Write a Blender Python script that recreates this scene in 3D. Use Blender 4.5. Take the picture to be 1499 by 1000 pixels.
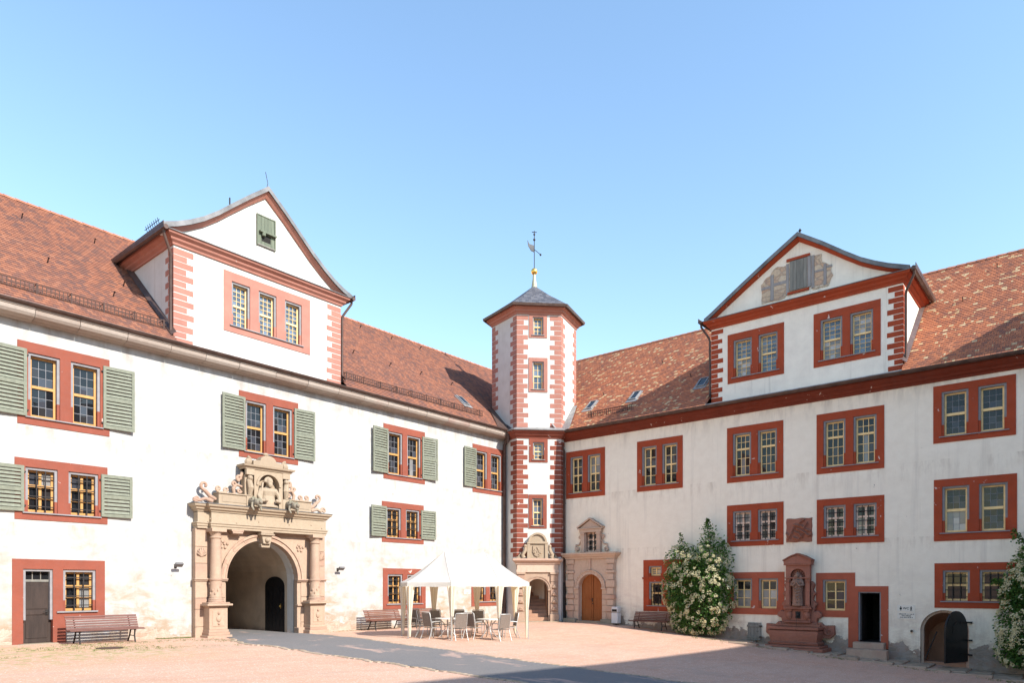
import bpy, bmesh, math, random
from mathutils import Vector, Matrix
random.seed(7)
R = math.radians
SC = bpy.context.scene
for o in list(bpy.data.objects): bpy.data.objects.remove(o)
COL = SC.collection
pi = math.pi

# ---------------------------------------------------------------- camera, sky, sun, exposure
cam = bpy.data.cameras.new('camera'); camo = bpy.data.objects.new('camera', cam); COL.objects.link(camo)
camo.location = (-31.0, -24.8, 1.8)
camo.rotation_euler = (R(90), 0, -R(50.12))
cam.sensor_width = 36; cam.lens = 24.47; cam.shift_y = 0.2388
cam.clip_start = 0.1; cam.clip_end = 3000
SC.camera = camo
SUN = Vector((0.03, -1.0, 0.72)).normalized()
SC.world = bpy.data.worlds.new("World"); SC.world.use_nodes = True
wn = SC.world.node_tree; bg = wn.nodes['Background']
sky = wn.nodes.new('ShaderNodeTexSky'); sky.sky_type = 'NISHITA'; sky.sun_disc = False
sky.sun_elevation = math.asin(SUN.z); sky.sun_rotation = math.atan2(SUN.x, SUN.y)
sky.altitude = 300; sky.air_density = 1.7; sky.dust_density = 0.2; sky.ozone_density = 4.0
wn.links.new(sky.outputs[0], bg.inputs[0]); bg.inputs[1].default_value = 0.102
sl = bpy.data.lights.new('sun', 'SUN'); slo = bpy.data.objects.new('sun', sl); COL.objects.link(slo)
sl.energy = 2.8; sl.angle = R(0.53); sl.color = (1.0, 0.945, 0.87)
slo.rotation_euler = SUN.to_track_quat('Z', 'Y').to_euler(); slo.location = (-10, -60, 50)
SC.view_settings.view_transform = 'Standard'; SC.view_settings.look = 'None'
SC.view_settings.exposure = 1.55; SC.view_settings.gamma = 1.0
SC.cycles.max_bounces = 8; SC.cycles.diffuse_bounces = 6

# ---------------------------------------------------------------- node helpers
class G:
    def __init__(s, name):
        s.m = bpy.data.materials.new(name); s.m.use_nodes = True
        s.t = s.m.node_tree; s.b = s.t.nodes['Principled BSDF']
    def n(s, typ, **kw):
        x = s.t.nodes.new(typ)
        for k, v in kw.items(): setattr(x, k, v)
        return x
    def put(s, sock, v):
        if hasattr(v, 'links'): s.t.links.new(v, sock)
        elif v is not None:
            if isinstance(v, (tuple, list)) and len(v) == 3 and sock.type == 'RGBA': v = (*v, 1)
            sock.default_value = v
    def pos(s): return s.n('ShaderNodeNewGeometry').outputs['Position']
    def obj(s): return s.n('ShaderNodeTexCoord').outputs['Object']
    def nrm(s): return s.n('ShaderNodeNewGeometry').outputs['Normal']
    def isl(s): return s.n('ShaderNodeNewGeometry').outputs['Random Per Island']
    def uv(s): return s.n('ShaderNodeTexCoord').outputs['UV']
    def sep(s, v):
        x = s.n('ShaderNodeSeparateXYZ'); s.put(x.inputs[0], v); return x.outputs
    def comb(s, a, b, c):
        x = s.n('ShaderNodeCombineXYZ'); [s.put(x.inputs[i], v) for i, v in enumerate((a, b, c))]; return x.outputs[0]
    def scale(s, v, k):
        x = s.n('ShaderNodeMapping'); s.put(x.inputs['Vector'], v); x.inputs['Scale'].default_value = k; return x.outputs[0]
    def noise(s, v, sc, det=4, ro=.55, dist=0):
        x = s.n('ShaderNodeTexNoise'); s.put(x.inputs['Vector'], v); x.inputs['Scale'].default_value = sc
        x.inputs['Detail'].default_value = det; x.inputs['Roughness'].default_value = ro; x.inputs['Distortion'].default_value = dist
        return x.outputs[0]
    def vor(s, v, sc, out='Color', feat='F1'):
        x = s.n('ShaderNodeTexVoronoi', feature=feat); s.put(x.inputs['Vector'], v); x.inputs['Scale'].default_value = sc
        return x.outputs[out]
    def white(s, v):
        x = s.n('ShaderNodeTexWhiteNoise'); x.noise_dimensions = '3D'; s.put(x.inputs['Vector'], v); return x.outputs['Value']
    def M(s, op, a, b=None, c=None):
        x = s.n('ShaderNodeMath', operation=op); s.put(x.inputs[0], a)
        if b is not None: s.put(x.inputs[1], b)
        if c is not None: s.put(x.inputs[2], c)
        return x.outputs[0]
    def mr(s, v, a, b, c=0., d=1.):
        x = s.n('ShaderNodeMapRange'); s.put(x.inputs[0], v)
        for i, k in enumerate((a, b, c, d)): s.put(x.inputs[i + 1], k)
        return x.outputs[0]
    def ramp(s, f, pts, const=False):
        x = s.n('ShaderNodeValToRGB'); s.put(x.inputs[0], f); e = x.color_ramp.elements
        if const: x.color_ramp.interpolation = 'CONSTANT'
        while len(e) < len(pts): e.new(0.5)
        for i, (p, c) in enumerate(pts): e[i].position = p; e[i].color = (*c, 1)
        return x.outputs[0]
    def mix(s, f, a, b, mode='MIX'):
        x = s.n('ShaderNodeMix', data_type='RGBA', blend_type=mode); s.put(x.inputs[0], f)
        s.put(x.inputs[6], a); s.put(x.inputs[7], b); return x.outputs[2]
    def mixv(s, p, n, k=.35):
        x = s.n('ShaderNodeVectorMath', operation='ADD'); s.put(x.inputs[0], p); s.put(x.inputs[1], s.comb(s.M('MULTIPLY', n, k), s.M('MULTIPLY', n, -k), s.M('MULTIPLY', n, k * .6))); return x.outputs[0]
    def bump(s, h, st=.3, d=.02):
        x = s.n('ShaderNodeBump'); s.put(x.inputs['Height'], h); x.inputs['Strength'].default_value = st
        x.inputs['Distance'].default_value = d; s.t.links.new(x.outputs[0], s.b.inputs['Normal'])
    def done(s, col=None, ro=.8, metal=0., spec=.3):
        s.put(s.b.inputs['Base Color'], col); s.put(s.b.inputs['Roughness'], ro)
        s.b.inputs['Metallic'].default_value = metal; s.b.inputs['Specular IOR Level'].default_value = spec
        return s.m

def m_plain(name, col, ro=.6, metal=0., var=.25, sc=6., bump=.15, spec=.3, island=0.):
    g = G(name); p = g.pos(); n = g.noise(p, sc, 5)
    lo = tuple(c * (1 - var) for c in col); hi = tuple(min(1, c * (1 + var)) for c in col)
    c = g.mix(g.mr(n, .3, .7), lo, hi)
    if island: c = g.mix(g.mr(g.isl(), 0, 1, 0, island), c, tuple(x * .35 for x in col))
    if bump: g.bump(g.noise(p, sc * 8, 3), bump, .01)
    return g.done(c, ro, metal, spec)

def m_plaster(name, base, left):
    g = G(name); p = g.pos(); x, y, z = g.sep(p)[:3]
    n1 = g.noise(p, .55, 5, .6); n2 = g.noise(p, 2.6, 6, .65); n3 = g.noise(p, 22, 4, .6)
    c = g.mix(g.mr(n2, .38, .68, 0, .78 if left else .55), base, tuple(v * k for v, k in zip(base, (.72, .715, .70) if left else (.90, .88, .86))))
    # broad warm damp stains, strongest in the lower storey on the left wing
    zz = g.mr(z, .5, 4.6 if left else 3.4, 1, 0)
    st = g.M('MULTIPLY', g.mr(n1, .43, .60), zz)
    n4 = g.noise(g.scale(p, (1, 1, 2.2)), 1.3, 6, .7, .6)
    st = g.M('MULTIPLY', st, g.mr(n4, .40, .60))
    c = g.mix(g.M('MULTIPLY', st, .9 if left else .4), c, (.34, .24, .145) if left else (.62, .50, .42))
    # faint vertical run marks
    run = g.noise(g.scale(p, (3.2, 3.2, .12)), 1.0, 4, .6)
    c = g.mix(g.mr(run, .56, .76, 0, .42), c, (.37, .325, .27) if left else (.55, .47, .38))
    ea = g.M('MULTIPLY', g.mr(z, 8.7, 9.75), g.mr(g.noise(g.scale(p, (1.6, 1.6, .35)), 1.6, 5, .65), .45, .70, 0, .75))
    c = g.mix(ea, c, (.27, .225, .18) if left else (.50, .43, .35))
    sd = g.M('MULTIPLY', g.M('MAXIMUM', g.M('MULTIPLY', g.mr(z, 5.7, 6.6), g.M('LESS_THAN', z, 6.66)), g.M('MAXIMUM', g.M('MULTIPLY', g.mr(z, 3.0, 3.7), g.M('LESS_THAN', z, 3.72)), g.mr(z, 1.7, -.2, 0, .9))), g.mr(g.noise(g.scale(p, (2.4, 2.4, .5)), 1.3, 6, .7), .48, .68, 0, .7))
    c = g.mix(sd, c, (.35, .285, .215) if left else (.58, .47, .36))
    # small chips and specks
    ch = g.noise(p, 5.2, 3, .6, .5)
    c = g.mix(g.M('MULTIPLY', g.mr(ch, .735, .745), g.mr(n3, .45, .5)), c, (.26, .225, .19))
    # worn footing: plaster fallen away over rubble
    thr = g.mr(y, 0, -20, .16 if left else .30, -.66)
    thr = g.M('ADD', thr, g.mr(n1, .3, .7, -.40, .42)); thr = g.M('ADD', thr, g.mr(n2, .3, .7, -.22, .22))
    base_m = g.mr(g.M('SUBTRACT', thr, z), -.015, .015)
    vs = g.scale(g.mixv(p, n2), (1.6, 1.6, 3.4))
    vc = g.sep(g.vor(vs, 1.6))[0]; ve = g.vor(vs, 1.6, 'Distance', 'DISTANCE_TO_EDGE')
    rub = g.ramp(vc, [(0, (.30, .22, .16)), (.35, (.42, .33, .25)), (.7, (.36, .24, .17)), (1, (.46, .38, .29))] if left else
                 [(0, (.24, .18, .14)), (.4, (.32, .25, .20)), (.7, (.34, .19, .14)), (1, (.42, .33, .26))])
    rub = g.mix(g.mr(ve, 0, .10, .75, 0), rub, (.47, .39, .31) if left else (.40, .31, .24)); rub = g.mix(g.mr(n2, .42, .62, 0, .8), rub, (.50, .43, .35) if left else (.36, .32, .29))
    rub = g.mix(g.mr(n3, .3, .7, 0, .5), rub, (.30, .23, .18))
    halo = g.mr(g.M('SUBTRACT', thr, z), -.75, .02)
    c = g.mix(g.M('MULTIPLY', halo, g.mr(n4, .42, .58, 0, .9)), c, (.33, .25, .175) if left else (.60, .48, .37))
    c = g.mix(base_m, c, rub)
    h = g.M('ADD', g.M('MULTIPLY', n2, .6), g.M('MULTIPLY', n3, .25))
    h = g.M('SUBTRACT', h, g.M('MULTIPLY', base_m, .9))
    h = g.M('ADD', h, g.M('MULTIPLY', g.M('MULTIPLY', g.mr(ve, 0, .12), base_m), .5))
    g.bump(h, .45, .04)
    return g.done(c, .9, 0, .15)

def m_paint(name, col, chip=.70, chipcol=(.62, .50, .44), var=.14):
    g = G(name); p = g.pos(); n = g.noise(p, 1.7, 5, .6); n2 = g.noise(p, 7, 4, .6)
    c = g.mix(g.mr(n, .3, .7), tuple(v * (1 - var) for v in col), tuple(v * (1 + var) for v in col))
    c = g.mix(g.mr(g.isl(), 0, 1, 0, .25), c, tuple(v * .7 + .012 for v in col))
    c = g.mix(g.mr(n2, .42, .72, 0, .32), c, tuple(v * .75 + .035 for v in col))
    c = g.mix(g.mr(g.noise(p, 3.1, 5, .62, .4), chip - .015, chip), c, chipcol)
    g.bump(g.noise(p, 30, 4), .2, .01)
    return g.done(c, .75, 0, .2)

def m_stone(name, cols, sc=1.1, dirt=(.16, .13, .11), dirtamt=.5, blocks=True):
    g = G(name); p = g.pos()
    n = g.noise(p, sc, 4, .6); nf = g.noise(p, 9, 6, .7); b = g.isl()
    f = g.M('ADD', g.M('MULTIPLY', n, .55), g.M('MULTIPLY', b, .45 if blocks else .1))
    c = g.ramp(f, [(.2, cols[0]), (.42, cols[1]), (.6, cols[2]), (.8, cols[3])])
    c = g.mix(g.mr(nf, .35, .7, 0, .45), c, tuple(v * .72 for v in cols[1]))
    up = g.sep(g.nrm())[2]
    d = g.M('MULTIPLY', g.mr(up, .2, .9), g.mr(g.noise(p, 3.5, 5), .35, .6, .3, 1.))
    c = g.mix(g.M('MULTIPLY', d, dirtamt), c, dirt)
    c = g.mix(g.mr(g.noise(g.scale(p, (4, 4, .6)), 1.2, 5, .65), .60, .75, 0, dirtamt * .7), c, dirt)
    g.bump(g.M('ADD', nf, g.noise(p, 40, 3)), .5, .012)
    return g.done(c, .88, 0, .15)

def m_tiles(name, cols, lichen):
    g = G(name); uv = g.uv(); u, v = g.sep(uv)[:2]
    row = g.M('FLOOR', g.M('DIVIDE', v, .165))
    uc = g.M('ADD', g.M('DIVIDE', u, .17), g.M('MULTIPLY', g.M('MODULO', row, 2.), .5))
    colm = g.M('FLOOR', uc); fr = g.M('FRACT', uc)
    r1 = g.white(g.comb(colm, row, 0)); r2 = g.white(g.comb(colm, row, 7.3))
    big = g.noise(uv, .35, 4, .6); mid = g.noise(g.scale(uv, (1, 1.6, 1)), 1.1, 4, .6)
    f = g.M('ADD', g.M('MULTIPLY', r1, .72), g.M('ADD', g.mr(big, .3, .7, -.05, .22), g.mr(mid, .3, .7, -.02, .13)))
    c = g.ramp(f, [(.0, cols[0]), (.25, cols[1]), (.5, cols[2]), (.75, cols[3]), (1., cols[4])])
    if lichen:
        ln = g.noise(g.scale(uv, (.50, 2.2, 1)), 2.2, 3, .55)
        m = g.M('GREATER_THAN', g.M('ADD', ln, g.M('MULTIPLY', r2, .28)), lichen)
        c = g.mix(m, c, g.mix(r1, (.54, .35, .18), (.62, .46, .27)))
    soot = g.noise(g.scale(uv, (1, .5, 1)), .8, 5, .65)
    c = g.mix(g.mr(soot, .5, .75, 0, .35), c, (.12, .07, .06))
    j = g.M('LESS_THAN', g.M('MINIMUM', fr, g.M('SUBTRACT', 1., fr)), .045)
    c = g.mix(g.M('MULTIPLY', j, .55), c, (.07, .04, .035))
    g.bump(g.M('ADD', g.M('MULTIPLY', r2, .8), g.M('MULTIPLY', g.M('ABSOLUTE', g.M('SUBTRACT', fr, .5)), -.8)), .5, .02)
    return g.done(c, .8, 0, .2)

def m_glass(name, tint=(.010, .011, .013), ro=.02, spec=.45):
    g = G(name); n = g.noise(g.pos(), 1.6, 2)
    g.bump(n, .14, .03)
    return g.done(g.ramp(g.isl(), [(0, tint), (.55, tint), (.8, (tint[0] * 2 + .012, tint[1] * 2 + .008, tint[2] * 2 + .004)), (1, (tint[0] * 2 + .03, tint[1] * 2 + .034, tint[2] * 2 + .045))]), ro, 0, spec)

def m_wood(name, c0, c1, ro=.65, ax=(1, 1, .12), sc=10, island=.3):
    g = G(name); p = g.obj(); n = g.noise(g.scale(p, ax), sc, 6, .65, .4)
    c = g.mix(g.mr(n, .3, .7), c0, c1)
    c = g.mix(g.M('MULTIPLY', g.isl(), island), c, tuple(v * .5 for v in c0))
    g.bump(n, .3, .008)
    return g.done(c, ro, 0, .3)

WHITE = (.80, .78, .75)
MAT = {}
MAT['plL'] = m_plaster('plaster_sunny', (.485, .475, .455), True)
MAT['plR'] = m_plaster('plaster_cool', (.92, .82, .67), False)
def plaster_plain(nm='plaster_plain', a=(.60, .58, .54), b=(.47, .445, .405)):
    g = G(nm); p = g.pos(); n = g.noise(p, 2.2, 5, .6)
    c = g.mix(g.mr(n, .35, .75, 0, .6), a, b)
    run = g.noise(g.scale(p, (3.5, 3.5, .15)), 1., 4, .6)
    c = g.mix(g.mr(run, .56, .76, 0, .5), c, (.36, .30, .24))
    c = g.mix(g.mr(g.noise(p, 1.5, 5, .65, .5), .69, .70, 0, .7), c, (.56, .50, .44))
    g.bump(g.noise(p, 14, 4), .3, .02); return g.done(c, .9, 0, .15)
MAT['pl'] = plaster_plain()
MAT['plD'] = plaster_plain('plaster_dormer', (.90, .82, .69), (.72, .64, .54))
MAT['red'] = m_paint('oxide_red_paint', (.255, .070, .042), .70)
MAT['redR'] = m_paint('dark_red_paint', (.37, .062, .022), .69)
MAT['faded'] = m_paint('faded_red_paint', (.40, .175, .13), .72)
MAT['eavered'] = m_paint('shaded_red_paint', (.19, .036, .017), .69)  # wing's red darkened: shade under the eaves is put into the colour
MAT['white'] = m_plain('white_line', WHITE, .85, var=.05)
MAT['grey'] = m_plain('lilac_grey_paint', (.25, .24, .245), .8, var=.12)
MAT['ochre'] = m_plain('ochre_window_paint', (.50, .265, .085), .5, var=.1, bump=.05)
MAT['cream'] = m_plain('cream_window_paint', (.90, .63, .29), .5, var=.1, bump=.05)
MAT['pale'] = m_plain('pale_window_paint', (.84, .60, .46), .5, var=.08, bump=.05)
MAT['leadbar'] = m_plain('lead_came', (.22, .22, .23), .5, var=.1, bump=0)
MAT['glass'] = m_glass('window_glass')
MAT['glassblue'] = m_glass('sky_tinted_glass', (.055, .075, .10), .03, 1.0)  # blue base colour stands in for part of the sky reflection
MAT['curtain'] = m_glass('curtained_glass', (.20, .195, .185), .08, .6)
MAT['green'] = m_plain('green_shutter_paint', (.185, .195, .145), .65, var=.16, sc=9)
MAT['sand'] = m_stone('pink_sandstone', [(.37, .225, .165), (.43, .30, .215), (.45, .325, .235), (.385, .24, .18)], dirtamt=.4)
MAT['sandpale'] = m_stone('pale_sandstone', [(.36, .275, .19), (.40, .315, .225), (.385, .295, .205), (.34, .26, .185)], dirtamt=.35)
MAT['sandR'] = m_stone('weathered_sandstone', [(.50, .33, .25), (.56, .41, .31), (.58, .43, .33), (.46, .28, .21)], dirtamt=.6)
MAT['corn'] = m_stone('cornice_stone', [(.34, .27, .225), (.39, .325, .275), (.41, .35, .30), (.37, .25, .21)], dirtamt=.3)
MAT['redstone'] = m_stone('red_sandstone', [(.28, .105, .07), (.34, .14, .095), (.38, .165, .115), (.30, .115, .08)], dirt=(.07, .06, .04), dirtamt=.55)
MAT['tileL'] = m_tiles('red_roof_tiles', [(.145, .082, .071), (.19, .095, .072), (.255, .109, .070), (.315, .132, .078), (.345, .16, .10)], 0)
MAT['tileR'] = m_tiles('lichen_roof_tiles', [(.25, .115, .08), (.32, .128, .076), (.41, .15, .078), (.48, .18, .088), (.53, .225, .125)], .79)
MAT['ridge'] = m_plain('ridge_tile', (.42, .17, .10), .85, var=.3, sc=2, island=.35)
def slate():
    g = G('slate'); p = g.pos(); x, y, z = g.sep(p)[:3]
    r = g.white(g.comb(g.M('FLOOR', g.M('MULTIPLY', g.M('ADD', x, g.M('MULTIPLY', y, -1.)), 4.)), g.M('FLOOR', g.M('MULTIPLY', z, 8.)), 0))
    c = g.ramp(r, [(0, (.055, .055, .065)), (1, (.13, .125, .135))])
    g.bump(g.M('ADD', r, g.M('FRACT', g.M('MULTIPLY', z, 8.))), .7, .03); return g.done(c, .6, 0, .4)
MAT['slate'] = slate()
MAT['gutter'] = m_plain('brown_gutter', (.10, .062, .05), .45, .3, var=.3, sc=3)
MAT['lead'] = m_plain('lead_sheet', (.30, .29, .28), .5, .35, var=.3, sc=3)
MAT['zinc'] = m_plain('weathered_zinc', (.17, .165, .165), .55, .3, var=.35, sc=2)
MAT['iron'] = m_plain('dark_iron', (.035, .03, .028), .6, .4, bump=0)
MAT['wire'] = m_plain('rust_wire', (.085, .05, .04), .7, .2, bump=0)
MAT['gold'] = m_plain('gilding', (.85, .55, .14), .3, .9, var=.1, bump=0)
MAT['greenmetal'] = m_plain('verdigris', (.42, .40, .27), .5, .3, var=.2)
MAT['doorbrown'] = m_wood('brown_door_wood', (.29, .085, .022), (.40, .14, .04))
MAT['doordark'] = m_wood('dark_door_wood', (.032, .021, .017), (.068, .045, .036))
MAT['black'] = m_plain('black_door_paint', (.012, .012, .013), .45, var=.3)
MAT['greywood'] = m_wood('weathered_boards', (.17, .16, .14), (.30, .28, .24))
MAT['greenwood'] = m_wood('green_boards', (.11, .13, .09), (.18, .20, .14))
MAT['bench'] = m_wood('bench_slats', (.13, .055, .042), (.22, .11, .09), ax=(.12, 1, 1), island=.25)
MAT['benchdark'] = m_wood('brown_bench_slats', (.14, .055, .036), (.23, .095, .06), ax=(.12, 1, 1), island=.4)
MAT['timber'] = m_wood('half_timber', (.28, .25, .24), (.42, .39, .37))
MAT['chairmetal'] = m_plain('silver_tube', (.46, .45, .43), .4, .5, var=.05, bump=0)
MAT['textile'] = m_plain('taupe_textile', (.185, .15, .125), .8, var=.15, sc=30, bump=.3)
MAT['tabletop'] = m_plain('pale_tabletop', (.66, .64, .60), .4, var=.08)
MAT['plastic'] = m_plain('pale_grey_enamel', (.60, .61, .61), .45, var=.05, bump=0)
MAT['inkblack'] = m_plain('black_print', (.02, .02, .02), .7, bump=0)
MAT['signwhite'] = m_plain('white_sign', (.80, .73, .63), .5, var=.02, bump=0)
MAT['passage'] = m_plain('passage_plaster', (.52, .42, .31), .9, var=.18, sc=1.2)
MAT['vaultstone'] = m_stone('cellar_stone', [(.36, .19, .125), (.44, .25, .165), (.48, .29, .19), (.37, .20, .135)], dirtamt=.5)
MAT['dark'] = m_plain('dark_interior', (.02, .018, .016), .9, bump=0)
MAT['water'] = m_glass('basin_water', (.03, .04, .035), .05, .5)
def patch():
    g = G('bare_rubble'); p = g.pos(); s = g.scale(p, (1.6, 1.6, 3.2)); v = g.sep(g.vor(s, 1.5))[0]; e = g.vor(s, 1.5, 'Distance', 'DISTANCE_TO_EDGE')
    c = g.ramp(v, [(0, (.54, .34, .23)), (.5, (.60, .45, .31)), (1, (.66, .54, .40))]); c = g.mix(g.mr(e, 0, .07, .8, 0), c, (.36, .27, .22))
    c = g.mix(g.mr(g.noise(p, 12, 5), .35, .7, 0, .5), c, (.34, .24, .19)); g.bump(g.mr(e, 0, .1), .6, .03); return g.done(c, .95, 0, .1)
MAT['patch'] = patch()
def cloth(name, col, tr, mixv=.38):
    g = G(name); t = g.n('ShaderNodeBsdfTranslucent'); t.inputs[0].default_value = (*tr, 1); mx = g.n('ShaderNodeMixShader'); mx.inputs[0].default_value = .38
    g.bump(g.noise(g.scale(g.obj(), (1, 1, .4)), 2.2, 4), .5, .08); g.done(col, .8, 0, .2)
    mx.inputs[0].default_value = mixv
    out = g.t.nodes['Material Output']; g.t.links.new(g.b.outputs[0], mx.inputs[1]); g.t.links.new(t.outputs[0], mx.inputs[2]); g.t.links.new(mx.outputs[0], out.inputs[0]); return g.m
MAT['tent'] = cloth('tent_cloth', (.66, .65, .615), (.80, .72, .55))
MAT['tentwall'] = cloth('tent_curtain', (.82, .80, .72), (.85, .66, .28), .45)
def ground():
    g = G('pink_gravel'); p = g.pos(); x, y, z = g.sep(p)[:3]
    n1 = g.noise(p, .25, 5, .6); n2 = g.noise(p, 1.6, 6, .65); n3 = g.noise(p, 26, 4, .7)
    c = g.mix(g.mr(n2, .3, .7), (.53, .298, .20), (.62, .372, .26))
    c = g.mix(g.mr(n1, .35, .65, 0, .5), c, (.58, .41, .31))
    peb = g.sep(g.vor(p, 42))[0]
    c = g.mix(g.mr(peb, .0, 1., .0, .42), c, (.36, .225, .165)); c = g.mix(g.M('GREATER_THAN', peb, .93), c, (.66, .52, .44))
    tr = g.noise(g.scale(p, (.35, 2.2, 1)), 1.3, 5, .6)
    c = g.mix(g.mr(tr, .50, .68, 0, .3), c, (.36, .225, .165)); c = g.mix(g.mr(g.noise(p, .55, 6, .7, .5), .52, .64, 0, .4), c, (.40, .30, .23)); c = g.mix(g.mr(g.noise(p, 5.5, 3, .7), .62, .72, 0, .35), c, (.30, .20, .15))
    gr = g.M('MULTIPLY', g.mr(x, -20.5, -23, 0, 1), g.mr(y, -8.5, -5, 0, 1)); gr = g.M('MULTIPLY', gr, g.mr(y, -.6, -1.3, .2, 1))
    gn = g.noise(p, 3.2, 6, .75); c = g.mix(g.M('MULTIPLY', gr, g.mr(gn, .47, .58, 0, .75)), c, (.24, .26, .08))
    cob = g.vor(p, 8, 'Distance', 'DISTANCE_TO_EDGE')
    g.bump(g.M('ADD', g.M('MULTIPLY', n3, .7), g.M('MULTIPLY', n2, .5)), .35, .02)
    return g.done(c, .95, 0, .1)
MAT['ground'] = ground()
def asphalt():
    g = G('worn_asphalt'); p = g.pos(); n = g.noise(p, 30, 4, .7); m = g.noise(p, .7, 6, .65); w = g.noise(g.scale(p, (.8, .5, 1)), 1.1, 6, .65, .4)
    c = g.mix(g.mr(n, .3, .7), (.125, .12, .118), (.21, .20, .195)); c = g.mix(g.mr(m, .4, .7, 0, .5), c, (.21, .185, .17))
    c = g.mix(g.mr(w, .575, .66, 0, .8), c, (.47, .32, .255)); g.bump(n, .6, .02); return g.done(c, .9, 0, .2)
MAT['asphalt'] = asphalt()
MAT['kerb'] = m_stone('kerb_stone', [(.38, .27, .20), (.46, .34, .26), (.50, .38, .29), (.42, .26, .20)], dirt=(.12, .12, .06), dirtamt=.5)
def leafm(name, a, b, c):
    g = G(name); t = g.n('ShaderNodeBsdfTranslucent'); mx = g.n('ShaderNodeMixShader'); mx.inputs[0].default_value = .3
    col = g.ramp(g.isl(), [(0, a), (.6, b), (1, c)]); g.done(col, .5, 0, .4); g.put(t.inputs[0], col)
    out = g.t.nodes['Material Output']; g.t.links.new(g.b.outputs[0], mx.inputs[1]); g.t.links.new(t.outputs[0], mx.inputs[2]); g.t.links.new(mx.outputs[0], out.inputs[0]); return g.m
MAT['leaf'] = leafm('shrub_leaf', (.045, .11, .022), (.085, .19, .035), (.15, .28, .06))
MAT['bloom'] = leafm('cream_bloom', (.60, .52, .27), (.70, .62, .36), (.78, .72, .48))
MAT['grass'] = leafm('grass_blade', (.10, .13, .03), (.16, .19, .05), (.24, .24, .09))
MAT['stem'] = m_plain('shrub_stem', (.11, .08, .05), .9)

# ---------------------------------------------------------------- mesh helpers
def TL(u, d, z): return (u, -d, z)              # left wing: u runs along x, d out of the wall
def TR(u, d, z): return (-d, -u, z)             # right wing: u runs towards the viewer
FC = (-1.355, -1.92)
def TT(u, d, z): return (FC[0] + .70711 * (u - d), FC[1] - .70711 * (u + d), z)
def TI(x, y, z): return (x, y, z)

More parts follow.
